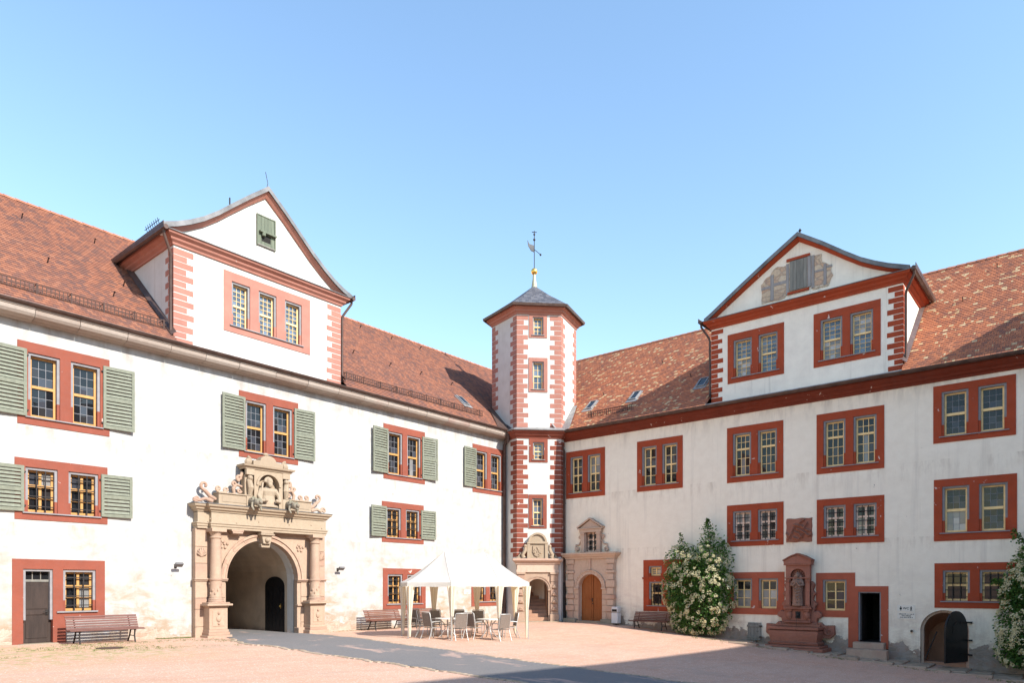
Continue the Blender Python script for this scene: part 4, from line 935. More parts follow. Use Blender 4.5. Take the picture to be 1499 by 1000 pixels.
m = MB(TR); m.box(17.40, 17.45, -.28, -.02, -.45, 1.50); m.box(18.19, 18.24, -.28, -.02, -.45, 1.50); m.box(17.40, 18.24, -.28, -.02, 1.50, 1.55); m.build('jamb_lining', 'grey', fr)
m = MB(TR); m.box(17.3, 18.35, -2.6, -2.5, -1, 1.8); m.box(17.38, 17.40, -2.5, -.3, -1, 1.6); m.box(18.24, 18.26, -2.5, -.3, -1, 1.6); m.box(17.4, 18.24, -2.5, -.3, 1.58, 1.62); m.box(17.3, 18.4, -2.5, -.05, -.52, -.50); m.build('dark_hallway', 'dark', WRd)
m = MB(TR); m.box(17.42, 17.47, -1.1, -.3, -.48, 1.5); m.build('open_door', 'doordark', WRd)
m = MB(TR); m.box(17.28, 18.42, -.05, .40, -1.0, -.49); m.box(17.15, 18.62, .40, .85, -1.2, -.74); m.build('entrance_step', 'kerb', WRd, bevel=.02)
# cornice, roof
m = MB(TR); m.sweep([(38, 0), (-.6, 0)][::-1], [(0, 9.63), (.04, 9.63), (.06, 9.70), (.16, 9.76), (.19, 9.82), (.32, 9.90), (.38, 9.96), (.40, 10.02), (.40, 10.12), (0, 10.12)]); m.build('eaves_cornice', 'eavered', WRd)
tile_slope('roof', WRd, 'tileR', (-.55, 0, EZ), (0, -1, 0), (CT, 0, ST), lambda s: (.55 - s * CT, 38), SLOPE, cuts=[(11.03, 19.07, .85), (26.16, 31.04, .85)])
m = MB(); m.add([(6.6, 6.6, RZ), (6.6, -38, RZ), (13.8, -38, EZ), (13.8, 13.8, EZ)], [(0, 1, 2, 3)]); m.add([(13.3, 13.3, -2), (13.3, -38, -2), (13.3, -38, 10.4), (13.3, 13.3, 10.4)], [(0, 1, 2, 3)]); m.add([(-.5, -38, EZ), (6.6, -38, RZ - .05), (13.8, -38, EZ), (13.3, -38, -2), (0, -38, -2)], [(0, 1, 2, 3, 4)])
m.build('rear_wall', 'ridge', WRd, recalc=False)
ridge_caps(WRd, TR, -6.6, 38, -6.6, RZ)
gutter(WRd, TR, 2.6, 38, .54, 10.12, .105)
snow_guard(WRd, TR, 4.1, 6.8, .9)
skylight(WRd, TR, 3.33, 1.95); skylight(WRd, TR, 6.04, 2.05); skylight(WRd, TR, 9.82, 2.05)
hooks(WRd, TR, [(3.9 + 2.6 * i, 3.4 + (i % 2) * 2.6) for i in range(3)] + [(20.6, 5.4), (21.6, 8.2)])
pipe(WRd, TR, [(2.62, .50, 9.85), (2.66, .40, 9.55), (2.70, .14, 9.1), (2.70, .13, -.3)], .08)
m = MB(TR); m.lathe([(.17, 10.1), (.17, 9.95), (.09, 9.5), (.07, 9.45)], 2.60, .5, 10); m.build('rain_hopper', 'copper' if 'copper' in MAT else 'gutter', WRd, smooth=40)
m = MB(TR); m.tube([(2.70, .13, -.4), (2.70, .13, 1.95)], .105, 10); m.lathe([(.10, 1.9), (.10, 1.98)], 2.7, .13, 10); m.build('standpipe', 'iron', WRd, smooth=40)
STR = [(-4.25, 14.15), (-3.9, 14.36), (-3.4, 14.70), (-2.4, 15.36), (-1.2, 16.13), (0, 16.86), (1.0, 16.16), (1.9, 15.46), (2.5, 15.02), (3.0, 14.73), (3.5, 14.48), (4.25, 14.18)]
def attic_right(root, T):
    pts = [(13.39, 15.25), (13.56, 15.42), (13.81, 15.54), (13.98, 15.80), (14.2, 15.83), (14.48, 15.80), (14.9, 15.9), (15.56, 15.90), (15.96, 15.86), (15.99, 15.52), (16.15, 15.42), (16.33, 15.28), (16.42, 14.85), (16.25, 14.45), (15.9, 14.48), (15.64, 14.44), (15.56, 14.72), (15.0, 14.66), (14.52, 14.6), (14.44, 14.42), (13.95, 14.4), (13.43, 14.38), (13.44, 14.8)]
    f = []
    for i, (a, b) in enumerate(pts):
        c, d = pts[(i + 1) % len(pts)]; f.append((a, b)); f.append(((a + c) / 2 + random.uniform(-.05, .05), (b + d) / 2 + random.uniform(-.05, .05)))
    m = MB(T); m.prism(f, -.02, .006); o = m.build('bare_masonry', 'patch', root)
    for b in ((14.50, 14.62, 14.5, 15.84), (15.40, 15.54, 14.6, 15.92), (15.56, 15.68, 14.5, 15.9), (13.82, 13.96, 14.42, 15.55), (16.05, 16.17, 14.5, 15.40)): m = MB(T); m.box(b[0], b[1], -.02, .03, b[2], b[3]); m.build('timber_post', 'timber', root, bevel=.008)
    for b in ((13.42, 13.82, 14.98, 15.10), (13.96, 14.5, 15.02, 15.16), (15.68, 16.05, 15.12, 15.22), (16.17, 16.38, 15.2, 15.3)): m = MB(T); m.box(b[0], b[1], -.02, .022, b[2], b[3]); m.build('timber_rail', 'timber', root, bevel=.008)
    m = MB(T)
    for i in range(5): m.box(14.66 + i * .146, 14.66 + i * .146 + .138, -.02, .035, 14.62, 15.90)
    m.build('attic_shutter', 'greywood', root)
    m = MB(T); m.box(14.52, 15.50, -.02, .04, 15.93, 16.04); m.build('attic_lintel', 'redR', root); m = MB(T); m.box(14.56, 15.46, -.02, .04, 14.48, 14.58); m.build('attic_sill', 'redR', root)
dormer(WRd, TR, 11.07, 19.03, 'redR', STR, [(11.86, 14.41, 11.09, 13.35), (15.65, 18.23, 11.08, 13.36)], 'G', 2, attic_right, zt=13.78, verge='zinc', tilemat='tileR', ql=(.32, .55), pmat='plD')
m = MB(TR); m.lathe([(.03, 17.0), (.03, 17.14), (.07, 17.18), (.03, 17.24), (.01, 17.28)], 15.05, -.1, 8); m.build('finial', 'iron', WRd)
m = MB(TR); m.add([(11.0, -.05, 10.36), (19.1, -.05, 10.36), (19.1, .56, 10.20), (11.0, .56, 10.20), (19.1, .58, 10.13), (11.0, .58, 10.13)], [(0, 1, 2, 3), (3, 2, 4, 5)]); m.build('sill_flashing', 'lead', WRd)
m = MB(TL); m.add([(-19.9, -.05, 10.30), (-12.75, -.05, 10.30), (-12.75, .54, 10.18), (-19.9, .54, 10.18)], [(0, 1, 2, 3)]); m.build('sill_flashing', 'gutter', WLd)
def no_attic(root, T): pass
dormer(WRd, TR, 26.2, 31.0, 'redR', [(a * .6, 14.18 + (z - 14.18) * .6) for a, z in STR], [(27.4, 29.9, 11.09, 13.35)], 'G', 2, no_attic, zt=13.78, tilemat='tileR')

CR[0] = .02
# ---- portal with the brown door
def door_portal():
    T = TR; uc = 4.45; D = .22
    m = MB(T); arch_block(m, uc - 1.46, uc + 1.46, -.6, 3.22, uc, .73, 1.68, -.05, D, n=20); P = m.build('portal', 'sandR', WRd)
    zc = [-.5, .0, .45, .78, 1.1, 1.35, 1.72, 2.1, 2.45, 2.62, 2.95, 3.22]
    for sg in (-1, 1):
        m = MB(T)
        for i in range(len(zc) - 1):
            w = 1.52 if i % 2 == 0 else 1.44
            x0, x1 = sorted((uc + sg * (1.06 if i % 2 else 1.0), uc + sg * w)); m.box(x0, x1, .1, D + .06 + (.03 if i % 2 == 0 else 0), zc[i] + .012, zc[i + 1] - .012)
            if zc[i + 1] < 1.8: x0, x1 = sorted((uc + sg * .74, uc + sg * .99)); m.box(x0, x1, .1, D + .03, zc[i] + .01, zc[i + 1] - .01)
        m.build('portal_ashlar', 'sandR', P, bevel=.015)
    m = MB(T); arch_ring(m, uc, 1.68, .73, .95, .1, D + .05, n=13); arch_ring(m, uc, 1.68, .88, .96, .1, D + .08, n=20)
    for sg in (-1, 1): x0, x1 = sorted((uc + sg * .72, uc + sg * 1.0)); m.box(x0, x1, 0.1, D + .10, 1.62, 1.70)
    m.box(uc - .06, uc + .06, .1, D + .07, 2.66, 3.22); m.build('archivolt', 'sandR', P, bevel=.008)
    m = MB(T); m.sweep([(uc - 1.5, 0), (uc - 1.5, .28), (uc + 1.5, .28), (uc + 1.5, 0)], [(-.2, 3.22), (.04, 3.22), (.06, 3.30), (.14, 3.34), (.17, 3.40), (.24, 3.46), (.24, 3.54), (-.2, 3.56)]); m.build('portal_cornice', 'sandR', P)
    for sg in (-1, 1):
        m = MB(T); x0, x1 = sorted((uc + sg * .78, uc + sg * 1.6)); m.box(x0, x1, .0, .5, -.6, .06); m.build('plinth', 'zincstone', P, bevel=.03)
    m = MB(T); m.box(uc - .75, uc + .75, -.2, .45, -.6, -.06); m.build('threshold', 'sandpale', P, bevel=.02)
    # upper window aedicule
    a = 4.43; m = MB(T); m.holed(a - .62, a + .62, 3.56, 4.72, [(a - .34, a + .34, 3.62, 4.62)], .12, 0, -.25)
    for sg in (-1, 1): x0, x1 = sorted((a + sg * .38, a + sg * .60)); m.box(x0, x1, .1, .2, 3.56, 4.6); m.box(x0 - .02, x1 + .02, .1, .23, 4.5, 4.62); m.box(x0 - .02, x1 + .02, .1, .23, 3.56, 3.68)
    m.box(a - .68, a + .68, .0, .22, 4.62, 4.80); m.prism([(a - .76, 4.80), (a + .76, 4.80), (a, 5.28)], 0, .20); m.box(a - .78, a + .78, 0, .28, 4.80, 4.86)
    m.bar((a - .80, .15, 4.88), (a, .15, 5.36), .30, .07); m.bar((a + .80, .15, 4.88), (a, .15, 5.36), .30, .07)
    o = m.build('window', 'sandR', WRd, bevel=.008)
    light(o, T, a - .34, a + .34, 3.62, 4.62, 'Bp', liner=False, sdep=-.12)
    for sg in (-1, 1):
        m = MB(T); D2 = .08
        m.tube([(x, D2, z) for x, z in [(a + sg * .64, 4.55), (a + sg * .70, 4.35), (a + sg * .66, 4.2)] + spiral(a + sg * .72, 4.40, .1, 1, 0, sg)], .04, 6); m.tube([(x, D2, z) for x, z in [(a + sg * .64, 4.2), (a + sg * .80, 3.98), (a + sg * .98, 4.0), (a + sg * 1.0, 3.8)] + spiral(a + sg * .92, 3.74, .14, 1.2, 0, -sg)], .045, 6)
        m.build('scrollwork', 'sandR', o, remesh=.02)
    # door
    m = MB(T); m.prism([(uc - .73, -.08)] + [(uc + .73 * math.cos(pi - pi * i / 20), 1.68 + .73 * math.sin(pi * i / 20)) for i in range(21)] + [(uc + .73, -.08)], -.12, -.05)
    Dr = m.build('door', 'doorbrown', WRd)
    for sg in (-1, 1):
        m = MB(T); x0, x1 = sorted((uc + sg * .09, uc + sg * .64))
        m.box(x0, x1, -.05, -.03, .05, .55); m.box(x0, x1, -.05, -.03, .66, 1.02)
        m.prism([(x0, 1.12), (x1, 1.12), (x1, 1.80 if sg > 0 else 2.28), (x0, 2.28 if sg > 0 else 1.80)], -.05, -.03)
        for k in range(1, 4): x = x0 + (x1 - x0) * k / 4; m.box(x - .006, x + .006, -.03, -.026, .05, 1.7)
        m.build('door_panel', 'doorbrown', Dr, bevel=.012)
    m = MB(T); m.box(uc - .05, uc + .05, -.05, .0, -.05, 2.38); m.build('meeting_stile', 'doorbrown', Dr, bevel=.015)
    m = MB(T); m.box(uc - .04, uc + .02, 0, .012, .95, 1.15); m.tube([(uc - .01, 0, 1.08), (uc - .01, .06, 1.08), (uc - .12, .06, 1.08)], .012, 6); m.ball((uc + .02, .015, .85), .03, 8); m.build('door_handle', 'iron', Dr)
door_portal()

# ---- red relief slab in the wall
def relief():
    m = MB(TR); N = 40; u0, u1, z0, z1 = 14.50, 15.60, 3.68, 4.72
    lines = [((.02, .38), (.15, .25)), ((.15, .25), (.33, .62)), ((.33, .72), (.62, .66)), ((.62, .66), (.72, .55)), ((.72, .62), (.82, .78)), ((.45, .55), (.7, .42)), ((.7, .42), (.86, .25)), ((.86, .25), (.98, .3)), ((.36, .42), (.5, .36)), ((.5, .36), (.62, .2)), ((.3, .2), (.5, .12)), ((.5, .12), (.66, .3)), ((.1, .15), (.25, .4)), ((.55, .8), (.7, .92)), ((.8, .5), (.9, .45))]
    def hgt(a, b):
        h = 0
        for (p, q), (r, s) in lines:
            dx, dy = r - p, s - q; t = max(0, min(1, ((a - p) * dx + (b - q) * dy) / (dx * dx + dy * dy))); d = math.hypot(a - p - t * dx, b - q - t * dy); h = max(h, .11 * math.exp(-(d / .04) ** 2))
        return h + .01 * math.sin(9 * a + 4 * b)
    vs = []
    for i in range(N + 1):
        for j in range(N + 1):
            a, b = i / N, j / N; e = .012 * math.sin(17 * b + 3) if i in (0, N) else 0; f = .015 * math.sin(13 * a) if j in (0, N) else 0
            edge = i in (0, N) or j in (0, N)
            vs.append((u0 + (u1 - u0) * a + e, (-.01 if edge else .05 + hgt(a, b)), z0 + (z1 - z0) * b + f))
    m.add(vs, [(i * (N + 1) + j, (i + 1) * (N + 1) + j, (i + 1) * (N + 1) + j + 1, i * (N + 1) + j + 1) for i in range(N) for j in range(N)]); m.build('relief_slab', 'redstone', WRd, smooth=45)
relief()

# ---- cellar arch with its open leaf
def cellar():
    T = TR; uc = 20.42; r = .80; zs = .06
    m = MB(T); arch_block(m, 19.5, 21.3, -2, .95, uc, r, zs, -.35, -.001, n=20); m.build('cellar_surround', 'plR', WRd)
    m = MB(T); arch_ring(m, uc, zs, r - .10, r, -.30, -.12, n=11); m.box(uc - r, uc - r + .10, -.30, -.12, -1.4, zs); m.box(uc + r - .10, uc + r, -.30, -.12, -1.4, zs); m.build('cellar_arch', 'sandR', WRd, bevel=.01)
    pts = [(uc + r - .02, -2)] + arc(uc, zs, r - .02, 16) + [(uc - r + .02, -2)]; n = len(pts)
    m = MB(T); m.add([(u, -.2, z) for u, z in pts] + [(u, -1.9, z - .5) for u, z in pts], [(i, i + 1, n + i + 1, n + i) for i in range(n - 1)]); m.box(uc - 1, uc + 1, -2.0, -1.7, -4, 1); 
    for k in range(7): m.box(uc - r, uc + r, -.5 - k * .3, -.2 - k * .3, -2.5, -1.15 - k * .18)
    m.build('cellar_vault', 'vaultstone', WRd, recalc=False)
    m = MB(T); m.tube([(19.78, -.05, -1.05), (20.15, -.2, .02)], .025, 6); m.build('leaning_bar', 'iron', WRd)
    a = R(68); hu = 21.16
    def L(w, t, z): return T(hu - w * math.cos(a) + t * math.sin(a), .02 + w * math.sin(a) + t * math.cos(a), z)
    w = 1.42; m = MB(L); m.prism([(0, -1.05)] + [(w / 2 + w / 2 * math.cos(pi - pi * i / 16), .10 + .76 * math.sin(pi * i / 16)) for i in range(17)] + [(w, -1.05)], -.03, .03)
    m.box(.04, w - .04, -.05, .05, -.32, -.26); m.prism([(w * .3, .05), (w * .3, .3), (w * .5, .48), (w * .7, .3), (w * .7, .05)], -.042, .042)
    lf = m.build('cellar_door', 'black', WRd)
    m = MB(L)
    for z in (-.78, .42): m.box(-.16, .5, .03, .055, z - .03, z + .03)
    m.build('strap_hinge', 'iron', lf)
    m = MB(T)
    for z in (-.8, -.25, .42): m.box(21.2, 21.33, .0, .10, z - .03, z + .03)
    m.box(19.30, 19.36, 0, .12, -.02, .06); m.build('hinge_pin', 'iron', WRd)
cellar()

# ================================================================ STAIR TOWER in the corner
TC = (.115, -.45); RH = 2.4; AP = RH * math.cos(R(30))
TW = thing('stair_tower', 'slender six sided white stair tower with red corner stones and slate cap', 'tower', (TC[0], TC[1], -.15), world=True)
def hexpt(r, a): return (TC[0] + r * math.cos(R(a)), TC[1] + r * math.sin(R(a)))
def face(a):
    n = Vector((math.cos(R(a)), math.sin(R(a)))); t = Vector((-n.y, n.x)); c = Vector(TC) + n * AP
    return lambda u, d, z: (c.x + t.x * u + n.x * d, c.y + t.y * u + n.y * d, z)
F0 = face(225)
TWW = [(-.54, .44, 15.14, 16.46), (-.56, .46, 12.22, 14.06), (-.53, .47, 8.44, 9.72), (-.56, .42, 4.88, 6.70)]
m = MB(F0); m.holed(-1.2, 1.2, -.8, 16.75, TWW + [(-.69, .49, -1, 2.17)], 0)
m.prism([(-.69, 1.58), (-.69, 2.18), (.49, 2.18)] + [(-.10 + .59 * math.cos(pi * i / 14), 1.58 + .59 * math.sin(pi * i / 14)) for i in range(15)], 0, -.3)
for a in (285, 345, 45, 105, 165):
    m.T = face(a); m.add([(-1.2, 0, -.8), (1.2, 0, -.8), (1.2, 0, 16.75), (-1.2, 0, 16.75)], [(0, 1, 2, 3)])
m.build('shaft', 'pl', TW, recalc=False)
for w, p in zip(TWW, ('faded', 'faded', 'red', 'red')):
    window(TW, F0, *w, 'F', 1, p, opens=[(w[0] + .20, w[1] - .20, w[2] + .16, w[3] - .2)], liner=True, proud=.03, sillw=.06)
for fa, sides in ((225, (-1, 1)), (165, (-1, 1)), (285, (-1, 1)), (105, (1,)), (345, (-1,))):
    for sg in sides:
        fl = 0 if (fa == 225) else 1
        if fa in (105, 345): fl = 0
        if fa == 165 and sg == -1: fl = 1
        quoin_strip(TW, face(fa), 1.2 * sg, 10.32, 16.4, 'faded', -sg, .60, .36, .262, flip=fl)
        if fa == 225: quoin_strip(TW, face(fa), 1.2 * sg, 3.34, 9.7, 'red', -sg, .60, .36, .262, flip=fl)
        if fa == 165 and sg == 1 or fa == 285 and sg == -1: quoin_strip(TW, face(fa), 1.2 * sg, 3.34, 9.7, 'red', -sg, .56, .34, .262, flip=fl)
ring = [hexpt(RH, a) for a in (255, 195, 135, 75, 15, 315)]
m = MB(); m.sweep(ring, [(-.1, 16.38), (.04, 16.38), (.06, 16.46), (.14, 16.52), (.16, 16.6), (.26, 16.66), (.28, 16.78), (-.1, 16.78)], True); m.build('crown_cornice', 'faded', TW)
m = MB(); m.sweep(ring, [(-.1, 9.72), (.04, 9.72), (.06, 9.80), (.16, 9.88), (.18, 9.96), (.28, 10.02), (.30, 10.10), (-.1, 10.10)], True); m.build('string_cornice', 'red', TW)
m = MB(); m.sweep(ring, [(-.1, 10.105), (.36, 10.105), (.37, 10.15), (.05, 10.30), (-.1, 10.30)], True); m.build('string_flashing', 'lead', TW)
m = MB(); er = RH + .40; m.add([(*hexpt(er, a), 16.80) for a in (15, 75, 135, 195, 255, 315)] + [(*hexpt(er, a), 16.90) for a in (15, 75, 135, 195, 255, 315)] + [(*hexpt(1.35, a), 17.85) for a in (15, 75, 135, 195, 255, 315)] + [(*TC, 18.85)],
    [(0, 1, 2, 3, 4, 5)] + [(i, (i + 1) % 6, 6 + (i + 1) % 6, 6 + i) for i in range(6)] + [(6 + i, 6 + (i + 1) % 6, 12 + (i + 1) % 6, 12 + i) for i in range(6)] + [(12 + i, 12 + (i + 1) % 6, 18) for i in range(6)])
rf = m.build('roof', 'slate', TW)
m = MB(); m.sweep([hexpt(er + .02, a) for a in (255, 195, 135, 75, 15, 315)], [(0, 16.72), (.07, 16.72), (.10, 16.84), (0, 16.86)], True); m.build('gutter', 'gutter', TW)
m = MB(); m.lathe([(.17, 18.72), (.15, 18.9), (.10, 19.2), (.085, 19.46)], *TC, 12); fin = m.build('finial', 'greenmetal', TW, smooth=40)
m = MB(); m.ball((*TC, 19.64), .19, 14); m.build('gilt_ball', 'gold', fin, smooth=80)
m = MB(); m.tube([(*TC, 19.7), (*TC, 21.95)], .022, 6); m.ball((*TC, 21.45), .07, 8); m.ball((*TC, 21.75), .06, 8); m.tube([(TC[0] - .1, TC[1] + .1, 21.88), (TC[0] + .1, TC[1] - .1, 21.88)], .02, 6); m.tube([(*TC, 20.9), (TC[0] + .22, TC[1] - .26, 20.62)], .02, 6); m.ball((TC[0] + .23, TC[1] - .27, 20.6), .06, 8)
m.build('weather_vane', 'iron', fin)
def V(u, d, z): return (TC[0] + .64 * u, TC[1] - .77 * u + d, z)
m = MB(V); m.prism([(-.02, 20.75), (-.02, 21.12), (-.30, 21.22), (-.38, 21.42), (-.34, 21.10), (-.18, 20.82)], -.012, .012); m.build('pennant', 'zinc', fin)
# lead saddles between tower and roofs
def LS(u, s, k): return (u, -.55 + s * CT - k * ST, EZ + s * ST + k * CT)
m = MB(LS); m.add([(-3.1, .02, .05), (-2.2, -.15, .05), (-1.4, 2.5, .10), (-2.05, 2.2, .10), (-2.0, -.1, .5), (-1.3, 2.4, .55)], [(0, 1, 2, 3), (1, 4, 5, 2)]); m.build('lead_saddle', 'gutter', TW, recalc=False)
def RS(u, s, k): return (-.55 + s * CT - k * ST, -u, EZ + s * ST + k * CT)
m = MB(RS); m.add([(3.35, .02, .05), (2.7, -.15, .05), (1.9, 2.6, .12), (2.55, 2.6, .10), (2.5, -.1, .5), (1.7, 2.5, .55)], [(0, 1, 2, 3), (1, 4, 5, 2)]); m.build('lead_saddle', 'lead', TW, recalc=False)
def tower_portal():
    T = F0; uc = -.10; D = .18
    m = MB(T); arch_block(m, uc - 1.12, uc + 1.12, -.5, 3.0, uc, .59, 1.58, .0, D, n=20); P = m.build('portal', 'sand', TW)
    for sg in (-1, 1):
        m = MB(T); zc = [-.2, .42, .82, 1.22, 1.62, 2.0, 2.4]
        for i in range(6):
            x0, x1 = sorted((uc + sg * .70, uc + sg * 1.08)); m.box(x0, x1, .1, D + .07, zc[i] + .01, zc[i + 1] - .01)
            if 0 < i < 5: m.box(x0 + .08, x1 - .08, .1, D + .13, zc[i] + .06, zc[i] + .15); m.ball((x0 + .19, D + .10, zc[i] + .18), .07, 8, sc=(1.3, .7, .7))
        x0, x1 = sorted((uc + sg * .66, uc + sg * 1.14)); m.box(x0, x1, .1, D + .14, -.4, .28)
        m.box(x0, x1, .1, D + .12, 2.40, 2.52); x0, x1 = sorted((uc + sg * .55, uc + sg * .68)); m.box(x0, x1, .1, D + .1, 1.52, 1.62)
        m.build('pilaster', 'sand', P, bevel=.012)
    m = MB(T); arch_ring(m, uc, 1.58, .59, .74, .05, D + .07, n=11); arch_ring(m, uc, 1.58, .69, .75, .05, D + .10, n=20); m.build('archivolt', 'sand', P)
    m = MB(T); m.box(uc - 1.14, uc + 1.14, .05, D + .08, 2.52, 2.66); m.box(uc - 1.1, uc + 1.1, .05, D + .04, 2.66, 2.95)
    m.sweep([(uc - 1.12, .0), (uc - 1.12, .2), (uc + 1.12, .2), (uc + 1.12, .0)], [(-.1, 2.95), (.06, 2.95), (.08, 3.04), (.18, 3.10), (.22, 3.16), (.22, 3.24), (-.1, 3.28)]); m.build('portal_cornice', 'sandR', P)
    m = MB(T); m.box(uc - .44, uc + .44, .02, .16, 3.26, 4.05); m.box(uc - .56, uc + .56, .02, .24, 4.05, 4.14)
    m.prism([(uc + .46 * math.cos(pi * i / 12), 4.14 + .38 * math.sin(pi * i / 12)) for i in range(13)], .02, .16); arch_ring(m, uc, 4.14, .40, .50, .02, .24, n=9); m.box(uc - .5, uc + .5, .02, .22, 4.14, 4.18)
    for sg in (-1, 1):
        m.box(*sorted((uc + sg * .40, uc + sg * .56)), .02, .22, 3.26, 4.05)
        m.tube([(uc + sg * .64, .16, 4.0), (uc + sg * .66, .2, 3.7), (uc + sg * .80, .18, 3.45), (uc + sg * .74, .16, 3.3)], [.06, .10, .10, .12], 8); m.ball((uc + sg * .66, .2, 3.92), .09, 8); m.tube([(x, .12, z) for x, z in spiral(uc + sg * .95, 3.40, .13, 1.1, pi / 2, sg)], .04, 6); m.tube([(uc + sg * .72, .14, 3.3), (uc + sg * 1.12, .14, 3.3)], .05, 6)
    sh = [(uc - .24, 3.95), (uc + .24, 3.95), (uc + .26, 3.62), (uc + .16, 3.42), (uc, 3.34), (uc - .16, 3.42), (uc - .26, 3.62)]; m.prism(sh, .1, .21)
    for i in range(16): a = random.uniform(0, 6.3); r = random.uniform(.05, .22); m.ball((uc + r * math.cos(a), .21, 3.68 + r * 1.1 * math.sin(a)), random.uniform(.03, .055), 6)
    m.build('coat_of_arms', 'sandpale', P, bevel=.008, smooth=35)
    m = MB(T); m.box(uc - 1.25, uc + 1.25, -.3, .55, -.8, -.10); m.build('threshold', 'sandpale', P, bevel=.02)
    m = MB(T)
    for k in range(11): m.box(uc - .59, uc + .59, -.35 - k * .28, -.02 - k * .28, -.3, .10 + k * .19)
    m.build('inner_stair', 'vaultstone', TW)
    m = MB(T); m.box(uc - .60, uc - .585, -2.6, -.3, -.3, 3.4); m.box(uc + .585, uc + .60, -2.6, -.3, -.3, 3.4); m.box(uc - .6, uc + .6, -3.0, -2.9, -.3, 3.4); m.box(uc - .6, uc + .6, -3, -.35, 2.6, 2.7); m.build('stairwell', 'vaultstone', TW)
    m = MB(T); m.box(uc - .59, uc - .53, -.9, -.2, -.05, 2.0); m.build('open_door', 'doordark', TW)
tower_portal()
m = MB(TL); m.build
# ================================================================ facing wing behind the viewer (throws the shadow over the court)
def TS(u, d, z): return (u, -31 + d, z)
WS = thing('castle_wing', 'tall plain wing closing the court opposite the sunlit wing', 'building', (-20, -31, 0), world=True)
sw = [(x, x + 2.5, z0, z1) for x in (-40, -34, -28, -22, -16, -10) for z0, z1 in ((8.4, 10.8), (5.0, 7.2), (1.2, 3.2))]
m = MB(TS); m.holed(-46, -.02, -3, 11.3, sw, 0); m.add([(-46, 0, -3), (-46, -13, -3), (-46, -13, 11.3), (-46, -6.5, 16.5), (-46, 0, 11.3)], [(0, 1, 2, 3, 4)]); m.build('wall', 'pl', WS)
for w in sw: window(WS, TS, *w, 'A', 2, 'redR')
m = MB(TS); m.add([(-46, .6, 11.2), (13, .6, 11.2), (13, -6.5, 16.6), (-46, -6.5, 16.6), (-46, -13.6, 11.2), (13, -13.6, 11.2)], [(0, 1, 2, 3), (3, 2, 5, 4), (1, 5, 2)], 0, [[(0, 0), (59, 0), (59, 9.6), (0, 9.6)]] * 2 + [[(0, 0), (9, 0), (5, 5)]]); m.build('roof', 'tileL', WS, recalc=False)
m = MB(TS); m.box(.2, 13, -13, -.1, -3, 11.1); m.build('end_wall', 'pl', WS)

# ================================================================ THINGS IN THE COURT
def place(o, x, y, rz=0, dz=0): o.location = (x, y, gz(x, y) + dz); o.rotation_euler = (0, 0, rz); return o
# ---- party tent
def tent():
    ph = R(45 + 14); e2 = Vector((math.cos(ph), math.sin(ph))); e1 = Vector((e2.y, -e2.x)); Mx = (-11.4, -6.05)
    t = thing('party_tent', 'white party tent with two peaks and tied back curtains in the court corner', 'tent', (*Mx, -.2))
    W, a, b, L = 3.1, .95, .70, 2.4
    def P(u, v, z): p = e1 * u + e2 * v; return (p.x, p.y, z)
    cs = [(-L, -b), (-a, -W / 2), (a, -W / 2), (L, -b), (L, b), (a, W / 2), (-a, W / 2), (-L, b)]; rid = [-1, -1, 1, 1, 1, 1, -1, -1]
    ze, zr = 2.12, 3.32; m = MB(P); NS, NR = 6, 9; vs = []; fs = []; K = 8 * NS
    for i in range(8):
        for k in range(NS):
            f = k / NS; c0, c1 = cs[i], cs[(i + 1) % 8]; eu = c0[0] + (c1[0] - c0[0]) * f; ev = c0[1] + (c1[1] - c0[1]) * f; r0, r1 = rid[i], rid[(i + 1) % 8]; ru = .82 * (r0 + (r1 - r0) * f)
            zt = zr - .13 * (1 - (abs(ru) / .82) ** 2)
            sagin = .035 * math.sin(pi * f)
            for j in range(NR + 1):
                s = j / NR; z = ze + (zt - ze) * (s ** 1.22) - .05 * math.sin(pi * s) * math.sin(pi * f)
                vs.append((eu * (1 - sagin * (1 - s)) * (1 - s) + ru * s, ev * (1 - sagin * (1 - s)) * (1 - s), z))
    q = NR + 1
    for i in range(K):
        for j in range(NR): fs.append((i * q + j, ((i + 1) % K) * q + j, ((i + 1) % K) * q + j + 1, i * q + j + 1))
    b0 = len(vs)
    for i in range(K):
        x, y, z = vs[i * q]; vs.append((x * 1.004, y * 1.004, z - .16 - .008 * math.sin(i * 2.1)))
    for i in range(K): fs.append((i * q, b0 + i, b0 + (i + 1) % K, ((i + 1) % K) * q))
    m.add(vs, fs); m.build('canopy', 'tent', t, smooth=28)
    m = MB(P)
    for i in range(8): m.tube([vs[i * NS * q + j][:2] + (vs[i * NS * q + j][2] + .004,) for j in range(NR + 1)], .012, 5)
    m.tube([(-.82, 0, zr), (-.4, 0, zr - .10), (0, 0, zr - .13), (.4, 0, zr - .10), (.82, 0, zr)], .014, 5); m.build('seam_piping', 'tent', t)
    for i, (u, v) in enumerate(cs):
        p = P(u * .985, v * .985, 0); g = gz(Mx[0] + p[0], Mx[1] + p[1]) + .2
        m = MB(); m.tube([(p[0], p[1], g), (p[0], p[1], 2.1)], .019, 8); m.lathe([(.06, g), (.06, g + .01)], p[0], p[1], 8); m.build('pole', 'chairmetal', t, smooth=50)
        m = MB(); n = 36; prof = [(.155, 1.98), (.13, 1.75), (.10, 1.4), (.07, 1.0), (.045, .68), (.04, .6), (.05, .5), (.04, .3), (.03, g + .05)]
        k = (1, 1)
        m.lathe(prof, p[0] * .97, p[1] * .97, n, fold=.20, nf=7, sx=1, sy=1); m.build('curtain', 'tentwall', t, smooth=60)
tent()
